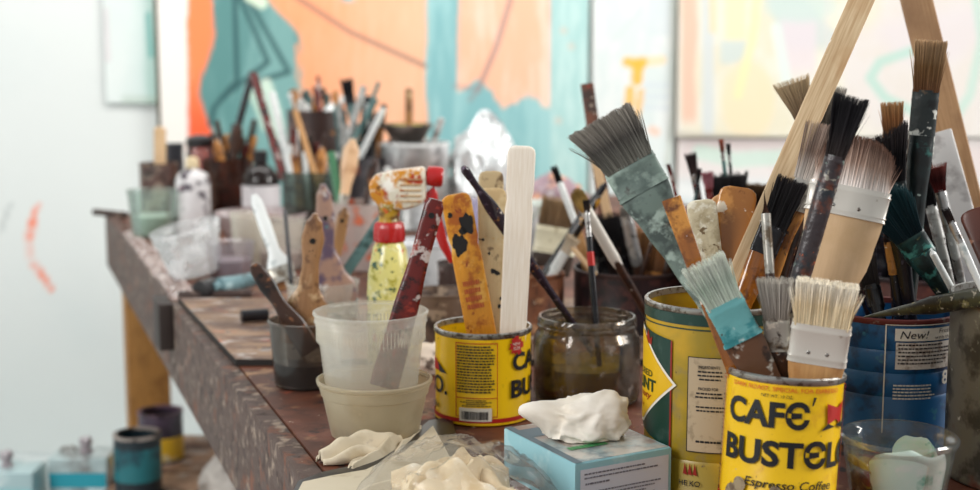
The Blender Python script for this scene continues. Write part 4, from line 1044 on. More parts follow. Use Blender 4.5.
# ---- black packet with card + glove wipes
pk = [TP(298, 486), TP(322, 477), TP(362, 469), TP(398, 453), TP(428, 425), TP(452, 421), TP(470, 500), TP(285, 512)]
root = thing('plastic_packet', 'flat black-bordered packet lying under the clear bag at the bench corner', 'packet', loc=(pk[0].x, pk[0].y, T+.0006))
o0 = pk[0]
obj('packet_border', prism([(p.x-o0.x, p.y-o0.y) for p in pk[::-1]], 0, .0045, bev=.0008), mat('black plastic', '1e1c1e', rough=.3), root, smooth=30)
cd = [TP(303, 488), TP(330, 482), TP(366, 475.5), TP(405, 457), TP(433, 431), TP(470, 500), TP(290, 512)]
obj('packet_card', prism([(p.x-o0.x, p.y-o0.y) for p in cd[::-1]], .0046, .0052), mat('cream card', 'cfc2a8', [('b4a284', 30, .6, .06)], rough=.5), root, smooth=0)
bm = bmesh.new(); text_bm(bm, 'BUSTART', 0, .019, .0, .0032, bold=.02)
A_ = TP(321, 482); B_ = TP(360, 475.5); dx = (B_-A_).normalized(); dy = Vector((-dx.y, dx.x, 0))
for v in bm.verts: p = (A_-o0)+dx*v.co.x+dy*(v.co.z-.002); v.co = Vector((p.x, p.y, .0058))
flatobj('lettering', bm, ink, root)
gl = mat('cream cotton cloth', 'd9cbb2', [('c4b294', 20, .6, .08), ('a83a34', 60, .72, .012), ('9a8a80', 26, .66, .05)], rough=.85, bump=.3, bscale=120, spec=.1)
def rag(name, label, cat, A, B, w, h, m, sd, group=None, folds=3, z=T+.001, arch=0.4):
    """a folded strip of cloth or glove from A to B with long soft pleats"""
    A = Vector((A.x, A.y, 0)); B = Vector((B.x, B.y, 0)); d = B-A; Ln = d.length; d.normalize(); s = Vector((-d.y, d.x, 0))
    bm = bmesh.new(); n = 40; mm = 26; V = []
    for i in range(n):
        f = i/(n-1); r = []
        ww = w*(.35+.65*math.sin(min(1, f*3.5)*PI/2)*math.sin(min(1, (1-f)*3.5)*PI/2))*(1+.35*noise.noise(Vector((f*2.5, sd, 0))))
        off = w*.5*noise.noise(Vector((f*1.8, sd+9, 0)))
        for j in range(mm):
            a = j/(mm-1); u = (a*2-1)
            env = math.sqrt(max(0, 1-u*u))*(.55+.45*math.sin(f*PI))
            pl = .65+.35*math.cos(a*folds*2*PI+3*noise.noise(Vector((f*2, sd, a))))
            z_ = h*env*(pl+.4*noise.noise(Vector((f*5, a*4, sd))))+.0005
            p = A+d*(f*Ln)+s*(u*ww/2+off+.1*w*noise.noise(Vector((f*4, a*5, sd+3))))
            r.append(bm.verts.new((p.x, p.y, z+max(0, z_))))
        V.append(r)
    for i in range(n-1):
        for j in range(mm-1): bm.faces.new((V[i][j], V[i][j+1], V[i+1][j+1], V[i+1][j]))
    for v in bm.verts: v.co -= Vector((A.x, A.y, z))
    bmesh.ops.recalc_face_normals(bm, faces=bm.faces)
    me = mesh_of(bm); 
    o = finish(name, me, m, smooth=80); o.location = (A.x, A.y, z); sm = o.modifiers.new('s', 'SOLIDIFY'); sm.thickness = .0012; sm.offset = 1
    return tag(o, label, cat, group)
rag('cotton_glove', 'cream cotton glove with red specks beside the milky tubs', 'glove', TP(320, 465), TP(396, 447), .034, .020, gl, 2, folds=2)
rag('cotton_rag', 'cream cotton strip folded against the black packet', 'rag', TP(352, 474), TP(424, 434), .026, .013, gl, 5, folds=2)
# ---- clear bag of cream rags
rg = mat('cream rag', 'eedcbc', [('dcc49c', 30, .58, .08), ('f6ecd8', 30, .6, .06)], rough=.85, bump=.4, bscale=90, spec=.1)
C0 = Vector((-.028, 1.085, 0))
bagz = T+.0062
ragspec = [('knotted cream rag at the left front of the clear bag', (-.105, 1.02), (-.035, 1.05), .052, .026), ('cream rag twisted across the middle of the clear bag', (-.07, 1.11), (.022, 1.05), .055, .040),
           ('pale rag strip along the back of the clear bag', (-.085, 1.14), (.002, 1.155), .035, .022), ('cream rag bunched at the right side of the clear bag', (-.02, 1.02), (.045, 1.04), .05, .024),
           ('top-most pale rag crossing the others in the clear bag', (-.065, 1.05), (.018, 1.11), .048, .045)]
for i, (lb, a, b, w, h) in enumerate(ragspec):
    rag('cotton_rag', lb, 'rag', Vector(a+(0,)), Vector(b+(0,)), w, h, rg, 20+i, folds=3, group='rags inside the clear bag', z=bagz+.0005+.0008*i)
bm = bmesh.new(); n = 90; mm = 40; V = []
for j in range(mm):
    f = j/(mm-1); r = []
    for i in range(n):
        a = 2*PI*i/n; ca, sa = math.cos(a), math.sin(a)
        R = 1+.08*noise.noise(Vector((ca*1.5, sa*1.5, 3)))
        x = -.028+.094*f*R*ca; y = 1.088+.105*f*R*sa
        # keep clear of the blue box's left side
        d = (Vector((x, y, 0))-fl2).dot(-e1)
        if d < .003 and y > fl2.y-.02: x -= (.003-d)*1.0
        z = .053*(1-f**2.0)**.85
        q = Vector((ca*f*2.2, sa*f*2.2, 1.7)); wv = noise.noise(q*1.1+Vector((4, 4, 4)))
        z += (.008*(1-abs(noise.noise(q*1.1+Vector((wv, 0, wv))*1.2))*3)+.0012*(1-abs(noise.noise(q*2.6))*3))*(1-f**6)*(.3+.7*min(1, f*3))
        r.append(bm.verts.new((x+.028, y-1.088, max(.0008, z))))
    V.append(r)
for j in range(mm-1):
    for i in range(n): bm.faces.new((V[j][i], V[j][(i+1) % n], V[j+1][(i+1) % n], V[j+1][i]))
o = obj('plastic_bag', bm, clear('bag film', 'fdfdfd', see=.95, milk='fffaf2', gloss=.4, rough=.16, transl=.5, single=True), smooth=80); o.location = (-.028, 1.088, bagz)
tag(o, 'clear crinkled plastic bag of cream rags at the front edge of the picture', 'plastic bag')

# ================================================================ farther things on the bench
glass = clear('clear glass', 'eef6f6', see=.82, milk='d8e0e0', gloss=.8, rough=.06, transl=.4)
def pot(name, label, cat, key, px, Y, r, h, m, wall=.0015, taper=1., contents=None, ch=.5, z=.0006, rim=None):
    X = at(px, Y); root = thing(name, label, cat, loc=(X, Y, T+z)); reg(key, X, Y, r*taper, h, T+z)
    obj('wall', revolve(shell([(r*taper-.002, 0), (r*taper, .002), (r, h-.004), (r+.0015, h-.003), (r+.0015, h)], wall), 56), m, root)
    if contents: obj('contents', revolve([(r*taper-.004, .003), (r*taper-.003, .005), (r*taper+(r-r*taper)*ch-.003, h*ch)], 40), contents, root)
    return root
def bottle(name, label, px, Y, prof, m, capprof, capm, labelz=None, labm=None, cat='bottle'):
    X = at(px, Y); root = thing(name, label, cat, loc=(X, Y, T+.0006))
    b = obj('bottle_body', revolve(prof, 48), m, root)
    obj('cap', revolve(capprof, 32), capm, root)
    if labelz: obj('paper_label', revolve([(labelz[2]+.0006, labelz[0]), (labelz[2]+.0008, labelz[1])], 48), labm, b)
    return root
pot('glass_tumbler', 'mint-tinted glass tumbler at the far left corner of the bench', 'glass', 'mintg', 153, 2.86, .054, .098, clear('mint glass', 'f2f8f5', see=.8, milk='d8e6de', gloss=.6, rough=.15), taper=.82, contents=mat('mint water', 'cad6ca', rough=.4), ch=.45)
pot('tin', 'small brown-smeared tin just behind the mint-tinted tumbler', 'tin', 'browntin', 159, 3.05, .042, .140, mat('brown smeared tin', '5a4038', [('a89888', 26, .55, .06), ('2c1e1c', 30, .58, .05)], rough=.4))
stick('pale wooden peg standing in the brown-smeared tin', (160, 127, 3.05), (160, 172, 3.05), 'browntin', 12, 9, woodp, name='wooden_peg', cat='peg', top='round', e=3)
whb = mat('white bottle plastic', 'dcd8d8', [('3a2a38', 20, .555, .02), ('b0567a', 24, .65, .02), ('f2f0f0', 20, .6, .06)], rough=.3)
bottle('squeeze_bottle', 'white squeeze bottle with dark splotches and a cream cap, far left', 193, 2.88, [(.033, 0), (.036, .003), (.036, .115), (.030, .130), (.016, .138), (.014, .142)], whb, [(.013, .142), (.014, .158), (.009, .166)], mat('cream cap', 'd8c49c', rough=.4))
bottle('bottle', 'clear bottle with a black flip cap behind the white squeeze bottle', 201, 3.07, [(.028, 0), (.031, .003), (.031, .160), (.028, .172), (.026, .176)], clear('grey clear plastic', 'd8d8dc', see=.45, milk='a8a4a8', gloss=.8, rough=.1), [(.030, .174), (.031, .192), (.024, .198), (.010, .202)], mat('black cap', '1c181a', rough=.35))
pot('tin', 'dark grey tin left of the clear flip-cap bottle', 'tin', 'greytin', 172, 3.13, .028, .178, mat('slate tin', '4a4c54', [('c8c8c8', 20, .62, .05)], rough=.4))
pot('glass_jar', 'rusty brown jar of dark brushes near the far bench end', 'jar', 'rust', 228, 3.04, .055, .150, clear('rusty glass', 'd8b8a4', see=.5, milk='6a463a', gloss=.6, rough=.12, blots=(('8a3418', 20, .60, .06), ('3a2420', 18, .56, .06))), contents=mat('rust water', '5a2c1c', [('b04a1c', 20, .58, .05)], rough=.3), ch=.6)
bottle('bottle', 'brown-shouldered bottle with black cap and white paper label', 261, 2.90, [(.037, 0), (.040, .003), (.040, .112), (.037, .128), (.022, .143), (.014, .148), (.014, .156)], clear('dark liquid bottle', '8a8480', see=.12, milk='33221e', gloss=1, rough=.06), [(.015, .152), (.016, .176), (.012, .179)], mat('black cap'), (.012, .105, .040), mat('paper white', 'd8d4d6', [('a8a0a4', 60, .64, .05)], rough=.5))
pot('mixing_bowl', 'wide pinkish-grey bowl among the far plastic tubs', 'bowl', 'bowl', 262, 2.68, .092, .072, mat('pinkish grey bowl', 'a89898', [('d8d0d0', 14, .55, .08), ('6a4a44', 20, .62, .04)], rough=.35), taper=.7, contents=mat('bowl mess', '9a7a6a', [('e0d8d4', 24, .56, .05), ('c0703a', 30, .64, .03)], rough=.5), ch=.8)
pot('plastic_cup', 'small clear cup with a chipped white rim left of the white brush handle', 'cup', 'c1', 246, 2.45, .029, .098, milk, taper=.8)
pot('plastic_container', 'clear shallow tub of lilac wash left of the white brush handle', 'plastic container', 'c2', 229, 2.32, .042, .062, clear('lilac clear plastic', 'f6f4f6', see=.8, milk='e0dce0', gloss=.5, rough=.15), taper=.85, contents=mat('lilac wash', '9c9298', rough=.3), ch=.5)
pot('plastic_container', 'clear tub behind the thin black stick', 'plastic container', 'c3', 280, 2.42, .044, .088, milk, taper=.85, contents=mat('grey pink wash', 'a08c90', rough=.3), ch=.35)
deli('plastic_container', 'large tipped milky tub at the left edge of the bench', 195, 2.30, .058, .044, .082, clear('milky bright', 'ffffff', see=.62, milk='f6f8f8', gloss=.5, rough=.2, transl=.6, blots=(('fafafa', 14, .58, .03),)), 'tip', z=.012, tiltM=Matrix.Rotation(-.2, 4, 'Y') @ Matrix.Rotation(.12, 4, 'X'))
# loose things on the board
def lying(name, label, cat, a, b, Yz, r, m, prof=None, z=0):
    A = TP(a[0], a[1], T+z+r); B = TP(b[0], b[1], T+z+r); H = (B-A).length
    o = obj(name, loft([(s*H, r*q, r*q, 2) for s, q in (prof or [(0, .9), (.02, 1), (.98, 1), (1, .9)])], 24), m); o.matrix_world = frame_of(A, B)
    return tag(o, label, cat)
lying('paint_tube', 'black capped tube lying on the stained board near the smoky cup', 'paint tube', (241, 316), (268, 314), 0, .0085, mat('black tube', '1c1a20', [('3a3a44', 30, .6, .05)], rough=.35), z=.009)
lying('paint_tube', 'teal-grey paint tube lying beside the tipped milky tub', 'paint tube', (214, 287), (256, 279), 0, .013, mat('teal tube', '6c8c92', [('a9c4c8', 20, .56, .05), ('16201f', 14, .60, .03)], rough=.4), z=.009, prof=[(0, .5), (.12, .55), (.13, 1), (.9, .9), (1, .6)])
lying('paint_tube', 'black blob-ended tube left of the teal-grey tube', 'paint tube', (200, 291), (213, 288), 0, .016, mat('black cap'), z=.001)
lying('wooden_stick', 'dark crusted stick lying along the far edge of the board', 'stick', (178, 296), (252, 294), 0, .008, mat('dark stick', '3a2822', [('8a7466', 40, .6, .05)], rough=.6), z=.001)
lying('wooden_stick', 'dark stick jutting over the far left corner of the bench', 'stick', (94, 212), (126, 215), 0, .008, mat('dark stick'), z=.001)
# tub of handles right behind the smoky cup
pot('plastic_container', 'white tub of brush handles behind the smoky cup', 'plastic container', 'tub2', 322, 1.86, .050, .070, milk, taper=.85)
upside('pale-edged brush handle with purple tip, rising behind the brown varnished one', (323, 184, 1.84), (330, 288, 1.84), 'tub2', [(0, 6), (12, 15), (34, 19), (62, 14), (84, 30), (104, 52), (130, 56)], 9, mat('purple tipped wood', '9a7a6a', [('5a4a5c', 30, .54, .06), ('d8d4d0', 40, .64, .03), ('4a8a88', 40, .68, .02)], rough=.3), hole=(34, 5))
upside('white brush handle, broadening at the bottom, left of the thin black stick', (254, 195, 1.95), (288, 290, 1.90), 'tub2', [(0, 7), (10, 12), (35, 13), (60, 12), (80, 26), (98, 40), (120, 42)], 8, whiteh)
stick('thin black stick standing between the white handle and the brown one', (285, 210, 1.90), (292, 290, 1.87), 'tub2', 4.5, 4.5, blackh, name='wooden_stick', cat='stick', e=2)
upside('slim tan brush handle leaning right, behind the purple-tipped one', (345, 207, 1.88), (330, 284, 1.87), 'tub2', [(0, 5), (8, 12), (30, 13), (60, 9), (100, 8)], 7, mat('tan handle', 'a07850', [('5a3a2a', 50, .58, .05)], rough=.3), hole=(14, 4))
stick('slate-teal stick leaning steeply right towards the spray bottle', (386, 213, 1.90), (338, 284, 1.86), 'tub2', 11, 6, tealh, name='wooden_stick', cat='stick', e=4)
# middle distance
pot('plastic_container', 'milky tub smeared orange behind the slate-teal stick', 'plastic container', 'or', 364, 2.42, .056, .120, clear('orange smeared tub', 'f0e0d8', see=.2, milk='dcd4d0', gloss=.4, rough=.2, blots=(('ee7a3c', 16, .56, .05),)), taper=.85)
pot('glass_jar', 'greenish glass jar of tan handles behind the thin black stick', 'jar', 'gj', 311, 2.72, .056, .150, clear('green grey glass', 'd0dcd8', see=.62, milk='6c746e', gloss=.8, rough=.08, blots=(('3a2c28', 16, .60, .06),)), contents=mat('dark green water', '5a5244', rough=.3), ch=.5)
pot('metal_pot', 'tall dark brown canister crammed with paint sticks at the far end', 'canister', 'canis', 318, 3.22, .070, .252, mat('dark brown tin', '33221e', [('6a5048', 16, .56, .06), ('a8a4a4', 22, .64, .04)], rough=.35))
pot('paint_can', 'dark paint can of grey and green handles at the far end', 'paint can', 'far', 352, 2.98, .068, .160, mat('dark paint can', '2c2a2e', [('5a5458', 14, .55, .06), ('8a4a34', 18, .64, .04)], rough=.4))
sil = mat('bright tin', 'b4b4b2', [('e8e8e8', 12, .55, .08), ('6a6664', 10, .60, .05)], rough=.28, metal=.7)
root, _, _ = can_shell('paint_can', 'large shiny silver paint can with white rim at the far end', 'paint can', 'silver', 414, 3.02, .080, .188, sil, rimm=mat('white rim', 'e8ebea', rough=.3), ribs=(.06, .12))
crumple('foil_sheet', 'bright crumpled silver-white plastic sheet right of the silver paint can', 'foil', (at(484, 3.0), 3.06, T+.001), (.072, .06, .125), mat('silver film', 'd4d8d8', [('eef2f2', 10, .52, .06), ('8a8c8c', 12, .62, .04)], rough=.25, metal=.3), 11, amp=.5, lobes=[((.1, 0, 1), .25, .4)])
pot('mixing_bowl', 'dark tilted bowl with yellow paint resting on the silver paint can', 'bowl', 'bw2', 408, 3.0, .056, .040, mat('dark bowl', '4a4440', [('8a8078', 16, .56, .06)], rough=.4), taper=.6, z=.190, contents=mat('yellow paint', 'e8d040', rough=.4), ch=.92)
stick('tan wooden plug poking up from the dark tilted bowl', (409, 88, 3.0), (409, 125, 3.0), 'bw2', 8, 8, warmw, name='wooden_peg', cat='peg', e=3)
stick('grey stick leaning right out of the silver paint can', (442, 118, 3.0), (432, 146, 3.0), 'silver', 7, 5, greyh, name='wooden_stick', cat='stick', e=3)
far = [
 # tip, rim, can, width, kind, material, label
 ((253, 71, 3.05), (229, 160, 3.04), 'rust', 7, blackh, 'long black stick leaning right out of the rusty brown jar'),
 ((238, 122, 3.02), (233, 165, 3.02), 'rust', 13, brownh, 'short dark brown handle in the rusty brown jar'),
 ((216, 140, 3.02), (222, 165, 3.02), 'rust', 10, ochreh, 'short ochre handle at the left of the rusty brown jar'),
 ((272, 92, 2.75), (292, 180, 2.72), 'gj', 7, whiteh, 'thin pale-green stick left in the greenish jar'),
 ((253, 73, 2.76), (284, 180, 2.72), 'gj', 8, redh, 'dark red-brown stick crossing the black one at its top'),
 ((295, 110, 2.72), (318, 185, 2.70), 'gj', 6, wood, 'slim tan dowel leaning left in the greenish jar'),
 ((292, 145, 2.74), (297, 185, 2.72), 'gj', 13, ochreh, 'rounded yellowish handle left of the slim tan dowel'),
 ((322, 148, 2.74), (320, 185, 2.72), 'gj', 12, ochreh, 'rounded ochre handle right of the slim tan dowel'),
 ((318, 76, 3.22), (320, 118, 3.2), 'canis', 4, redh, 'very thin pinkish stick rising from the tall canister'),
 ((300, 100, 3.22), (306, 118, 3.2), 'canis', 16, greyh, 'light grey stub in the tall canister'),
 ((334, 104, 3.24), (330, 120, 3.2), 'canis', 18, whiteh, 'white stub at the right of the tall canister'),
 ((364, 86, 2.98), (345, 152, 2.97), 'far', 7, greyh, 'blue-grey handle leaning right in the dark far can'),
 ((379, 82, 2.99), (352, 152, 2.98), 'far', 4, tealh, 'thinnest green-grey handle in the dark far can'),
 ((376, 98, 2.96), (346, 156, 2.96), 'far', 7, tealh, 'thicker green-grey handle in the dark far can'),
 ((384, 108, 2.98), (360, 156, 2.97), 'far', 6, whiteh, 'pale handle leaning furthest right in the dark far can'),
 ((368, 96, 3.02), (366, 152, 3.0), 'far', 12, blackh, 'thick black handle in the dark far can'),
 ((353, 139, 2.45), (343, 205, 2.43), 'or', 17, mat('peach handle', 'dcb48c', [('b07a50', 20, .58, .06)], rough=.35), 'big peach-coloured leaf-shaped handle in the orange-smeared tub'),
 ((331, 152, 2.48), (340, 205, 2.44), 'or', 8, mat('green stick', '3f7a54', rough=.4), 'green stick in the orange-smeared tub'),
 ((376, 160, 2.48), (366, 205, 2.44), 'or', 12, brownh, 'dark brown handle in the orange-smeared tub'),
 ((388, 168, 2.50), (376, 206, 2.44), 'or', 9, greyh, 'grey handle at the right of the orange-smeared tub'),
]
for tp, rp, cn, w, m, lb in far:
    if w >= 10 and m is not blackh: upside(lb, tp, rp, cn, [(0, w*.4), (w*.7, w*.95), (w*1.5, w), (w*3, w*.6), (w*5, w*.7)], w*.5, m)
    else: stick(lb, tp, rp, cn, w, w*.7, m, name='brush_handle', cat='brush handle', top='round', e=2.4)
brush('stubby black-bristled brush standing highest in the dark far can', (346, 78, 3.0), (358, 150, 2.99), 'far', 18, 13, K, 12, 11, blackh, [(0, 8), (1, 6)], tealh, bt=.5, n=160)
# behind the spray bottle and sticks
pot('plastic_container', 'white-grey tub behind the red spray trigger', 'plastic container', 'w1', 425, 2.15, .060, .085, mat('white grey tub', 'c4c6c8', [('8a8e94', 14, .55, .06), ('e8e8e8', 16, .58, .05), ('b0705a', 22, .68, .02)], rough=.4), taper=.9, contents=mat('grey slush', '8a8a90', [('d8d8d8', 24, .56, .05)], rough=.4), ch=.9)
pot('wooden_bowl', 'taupe rounded pot between the milky tubs and the middle yellow can', 'pot', 'tp', 440, 1.78, .040, .070, mat('taupe pot', '6a5648', [('3a2c26', 30, .55, .06), ('a08c78', 40, .64, .04)], rough=.4), taper=.8)
crumple('paper_towel', 'crumpled paint-stained paper towel behind the middle yellow can', 'paper towel', (at(435, 1.62), 1.61, T+.001), (.028, .02, .02), mat('stained towel', 'd8c8b8', [('b0402c', 40, .6, .03), ('5a4a40', 40, .62, .04), ('c89a50', 40, .66, .03)], rough=.9), 17, amp=.5, sub=4)
pot('plastic_cup', 'pale lilac cup behind the orange-stained stick', 'cup', 'll', 468, 2.35, .040, .130, clear('pale lilac plastic', 'eeeaf6', see=.3, milk='d0cce0', gloss=.5, rough=.2), taper=.85)
pot('plastic_container', 'milky white tub behind the clean white stick', 'plastic container', 'ww', 545, 2.5, .060, .110, mat('milky tub solid', 'ccd2cc', [('a9b8a4', 14, .56, .08), ('eef0ee', 14, .58, .05)], rough=.3), taper=.85)
pot('tin', 'dark brown tin low behind the clean white stick', 'tin', 'dbt', 504, 1.95, .045, .085, mat('dark brown tin 2', '3c2a24', [('6a4c3c', 30, .56, .06), ('b8a898', 50, .68, .02)], rough=.4))
pot('glass_jar', 'smeared jar between the taupe pot and the dark brown tin', 'jar', 'sj', 462, 2.0, .036, .075, clear('smeared jar', 'c8b8b0', see=.3, milk='6a5a58', gloss=.7, rough=.1, blots=(('d8d0cc', 30, .6, .04),)), contents=mat('brown water', '5a4034', rough=.3))
crumple('rag', 'peach and purple smeared rag far behind the clay pot', 'rag', (at(556, 3.0), 3.0, T+.001), (.06, .05, .07), mat('smeared rag', 'a08890', [('e0a070', 16, .56, .05), ('4a3c50', 16, .60, .04), ('e8e4e4', 16, .62, .04)], rough=.8), 23, amp=.4, sub=4)
# wide bucket and box behind the right-hand cans
dkb = mat('dark bucket', '2a2022', [('4a3432', 20, .56, .06), ('1a1618', 30, .55, .05), ('8a7a74', 60, .70, .02)], rough=.4)
can_shell('bucket', 'wide dark bucket of brushes hidden behind the tall green-panelled can', 'bucket', 'bk', 760, 1.78, .092, .118, dkb, rimm=dkb)
can_shell('bucket', 'dark reddish bucket of brushes behind the blue can', 'bucket', 'bk2', 925, 1.72, .100, .108, mat('reddish bucket', '4a2822', [('6a3c30', 20, .56, .06), ('1a1214', 20, .56, .05), ('9a8074', 60, .70, .02)], rough=.4), rimm=dkb)
bk = [
 (690, 152, 708, 250, 'bk', 22, 9, ['4a3a38', '3a2c2c', '2c2224'], nickel, redh, 1, 12, 'soft round brush with a dark domed tip behind the cream paddle'),
 (721, 139, 734, 250, 'bk', 12, 5, ['6a4c44', '8a4a3a', 'a85a44'], nickel, tealh, 1, 5, 'thin brush with a rusty tip standing above the amber paddles'),
 (728, 143, 738, 250, 'bk', 10, 4, K, nickel, blackh, 1, 5, 'thin black-tipped brush just right of the rusty-tipped one'),
 (707, 171, 716, 250, 'bk', 16, 10, ['9a5a60', 'a87078', '8a4a54'], redh, redh, 1, 12, 'small pinkish-red brush above the cream paddle'),
 (700, 168, 688, 250, 'bk', 12, 4, K, blackh, tealh, 1, 4, 'thin dark brush leaning right beside the pinkish-red one'),
 (668, 164, 690, 250, 'bk', 10, 4, ['7a3a34', '6a2c28', '5a2420'], redh, redh, 1, 4, 'fine maroon-tipped brush at the shoulder of the giant brush'),
 (725, 172, 730, 250, 'bk', 30, 40, K, blackh, blackh, .5, 46, 'broad soft black mop brush behind the amber paddles'),
 (755, 182, 750, 250, 'bk', 20, 30, ['3c2a1c', '5a4430', '6a5238'], brownh, brownh, .5, 36, 'short brown mop brush between the amber paddle and the pale bar'),
 (775, 196, 765, 250, 'bk', 40, 24, K, blackh, brownh, .5, 26, 'flat black brush mostly behind the pale wooden bar'),
 (800, 178, 785, 250, 'bk', 50, 26, ['3a3836', '7a7672', 'a09a94'], steelp, brownh, .5, 30, 'grey stiff brush between the pale bar and the splattered handle'),
 (786, 215, 775, 252, 'bk', 30, 26, K, blackh, brownh, .5, 26, 'low black brush tucked under the splattered handle'),
 (843, 150, 860, 250, 'bk2', 40, 22, ['2a2424', '1c1818', '3a3232'], blackh, blackh, .6, 26, 'dark brush hidden behind the wide varnish brush'),
 (885, 160, 892, 250, 'bk2', 50, 30, K, blackh, blackh, .5, 34, 'dense black brush below the black fan-shaped one'),
 (905, 128, 902, 250, 'bk2', 40, 20, ['2a2222', '2c2424', '3c3030'], blackh, brownh, .6, 22, 'dark brown brush behind the tall upright brush'),
 (926, 150, 930, 250, 'bk2', 24, 12, ['8a6a50', '6a4a38', '5a3a2c'], ochreh, brownh, .8, 16, 'small tan-haired brush behind the wine-red one'),
 (951, 180, 958, 250, 'bk2', 36, 18, ['2a2224', '1c1618', '3a2c2c'], greyh, greyh, .7, 20, 'dark-haired brush with grey ferrule right of the wine-red one'),
 (908, 205, 918, 255, 'bk2', 40, 34, ['1c1c20', '121216', '2a2a30'], blackh, blackh, .5, 36, 'squat black brush in the gap behind the thick blue-black one'),
 (872, 205, 876, 255, 'bk2', 40, 30, ['2a2020', '1e1818', '40302c'], blackh, blackh, .5, 32, 'squat dark brown brush in the gap left of the tall upright handle'),
 (938, 222, 940, 255, 'bk2', 30, 30, ['241c1c', '1a1616', '3a2c28'], blackh, brownh, .5, 32, 'low dark brush in the reddish bucket nearest its right side'),
 (862, 188, 864, 255, 'bk2', 44, 20, ['3a2c30', '2a2024', '4a3a40'], steelp, redh, .6, 22, 'dark plum brush just right of the bare wood handle'),
 (893, 232, 895, 258, 'bk2', 20, 24, ['5a3428', '4a2a22', '6a4434'], brownh, brownh, .5, 26, 'low reddish-brown brush in the middle of the reddish bucket'),
 (973, 196, 968, 250, 'bk2', 40, 26, ['4a2c24', '3a2420', '6a4438'], brownh, brownh, .6, 28, 'brown brush at the right rim of the reddish bucket'),
]
for (x0, y0, x1, y1, cn, bl, bw, cols, fm, hm, bt, tw, lb) in bk:
    Y = CANS[cn].Y+random.Random(x0).uniform(-.03, .03)
    brush(lb, (x0, y0, Y), (x1, y1, Y), cn, bl, bw, cols, max(10, bw*.7), bw*.9, fm, [(0, bw*.8), (.4, max(5, bw*.4)), (1, max(4, bw*.3))], hm, bt=bt, tw=tw, n=260)
crowd = {'rust': (233, 132, 3.04, 'one of the thin dark handles crowded in the rusty brown jar'), 'gj': (305, 142, 2.72, 'one of the slim handles crowded in the greenish jar'),
         'far': (362, 112, 2.98, 'one of the short thin handles crowded in the dark far can'), 'canis': (316, 96, 3.22, 'one of the mixed stubs crowded in the tall dark canister'),
         'bk': (762, 206, 1.78, 'one of the dark brushes packed in the wide dark bucket'), 'bk2': (915, 208, 1.72, 'one of the dark brushes packed in the dark reddish bucket'),
         'dark': (640, 236, 1.86, 'one of the dark-haired brushes packed in the wide dark tin')}
q = random.Random(12)
pal = [brownh, blackh, redh, greyh, ochreh, tealh, whiteh]
for cn, (cx, ty, Y, lb) in crowd.items():
    big = cn in ('bk', 'bk2', 'dark'); c = CANS[cn]; N_ = 14 if cn != 'dark' else 8
    for i in range(N_):
        k = F/Y; rp_ = c.r*k*.8
        u = (i+.5)/N_*2-1; bx = cx+u*rp_*.9; Yi = Y+q.uniform(.1, .8)*c.r*.7
        tx = bx+u*rp_*.35+q.uniform(-8, 8); tyy = ty+q.uniform(-14, 22)
        ry = project(Vector((c.X, Y, c.z0+c.h)))[1]+6
        tyy = min(tyy, ry-q.uniform(16, 30))
        if big: brush(lb, (tx, tyy, Yi), (bx, ry, Yi), cn, q.uniform(18, 34), q.uniform(14, 26), q.choice([K, ['3a2c28', '2a201e', '4a3a34'], ['4a3020', '5a4030', '7a5c44'], ['2c2c30', '3a3a3e', '5a5856']]), 18, q.uniform(10, 16), q.choice([nickel, steelp, blackh]), [(0, 10), (.4, 8), (1, 5)], q.choice([brownh, blackh, redh, splat]), bt=.5, n=140, group='brushes')
        else: stick(lb, (tx, tyy, Yi), (bx, ry, Yi), cn, q.uniform(3.5, 7), 3, q.choice(pal), name='brush_handle', cat='brush handle', top='round', e=2.4)
# ================================================================ under the bench: tins on crates
def crate(name, label, x0, x1, y0, y1, z1, m):
    root = thing(name, label, 'crate', loc=((x0+x1)/2, (y0+y1)/2, 0)); cx, cy = (x0+x1)/2, (y0+y1)/2
    n = max(2, int((y1-y0)/.09))
    for i in range(n):
        bm = bmesh.new(); w = (y1-y0)/n; box(bm, x0-cx, x1-cx, y0-cy+i*w+.003, y0-cy+(i+1)*w-.003, z1-.018, z1, .002); obj('top_slat', bm, m, root)
    for sx in (0, 1):
        for sy in (0, 1):
            bm = bmesh.new(); X0 = x0-cx if sx == 0 else x1-cx-.04; Y0 = y0-cy if sy == 0 else y1-cy-.04; box(bm, X0, X0+.04, Y0, Y0+.04, 0, z1-.018, .002); obj('post', bm, m, root)
    for sy in (0, 1):
        Y0 = y0-cy if sy == 0 else y1-cy-.015
        bm = bmesh.new(); box(bm, x0-cx+.04, x1-cx-.04, Y0, Y0+.015, z1-.1, z1-.02, .002); obj('side_board', bm, m, root)
    return root
crm2 = mat('stained crate wood', 'b08c70', [('6a4a3c', 10, .55, .06), ('d8cabc', 12, .58, .06), ('3a2a28', 16, .64, .04)], rough=.6)
zc = CAMZ-.85
crate('wooden_crate', 'stained wooden crate under the bench carrying the blue and purple tins', -.76, -.36, 2.42, 2.99, zc, crm2)
crate('low_crate', 'low pale crate by the wall carrying two solvent tins', -1.12, -.79, 2.50, 3.0, .125, mat('pale crate', 'c4bcb0', rough=.6))
def tin2(label, px, Y, r, h, m, z, rimm, band=None):
    X = (px-490)/F*(Y*cp+(CAMZ-z)*sp); root = thing('paint_tin', label, 'paint tin', loc=(X, Y, z+.0006))
    b = obj('body', revolve(shell([(r-.002, 0), (r, .002), (r-.0005, .005), (r-.0005, h)], .0015), 56), m, root)
    obj('rim', revolve([(r-.006, h-.004), (r+.001, h-.004), (r+.001, h+.001), (r-.006, h+.001)], 56, closed=True), rimm, root)
    for z0, z1, bm_ in band or (): obj('label_band', revolve([(r, z0), (r, z1)], 56), bm_, b)
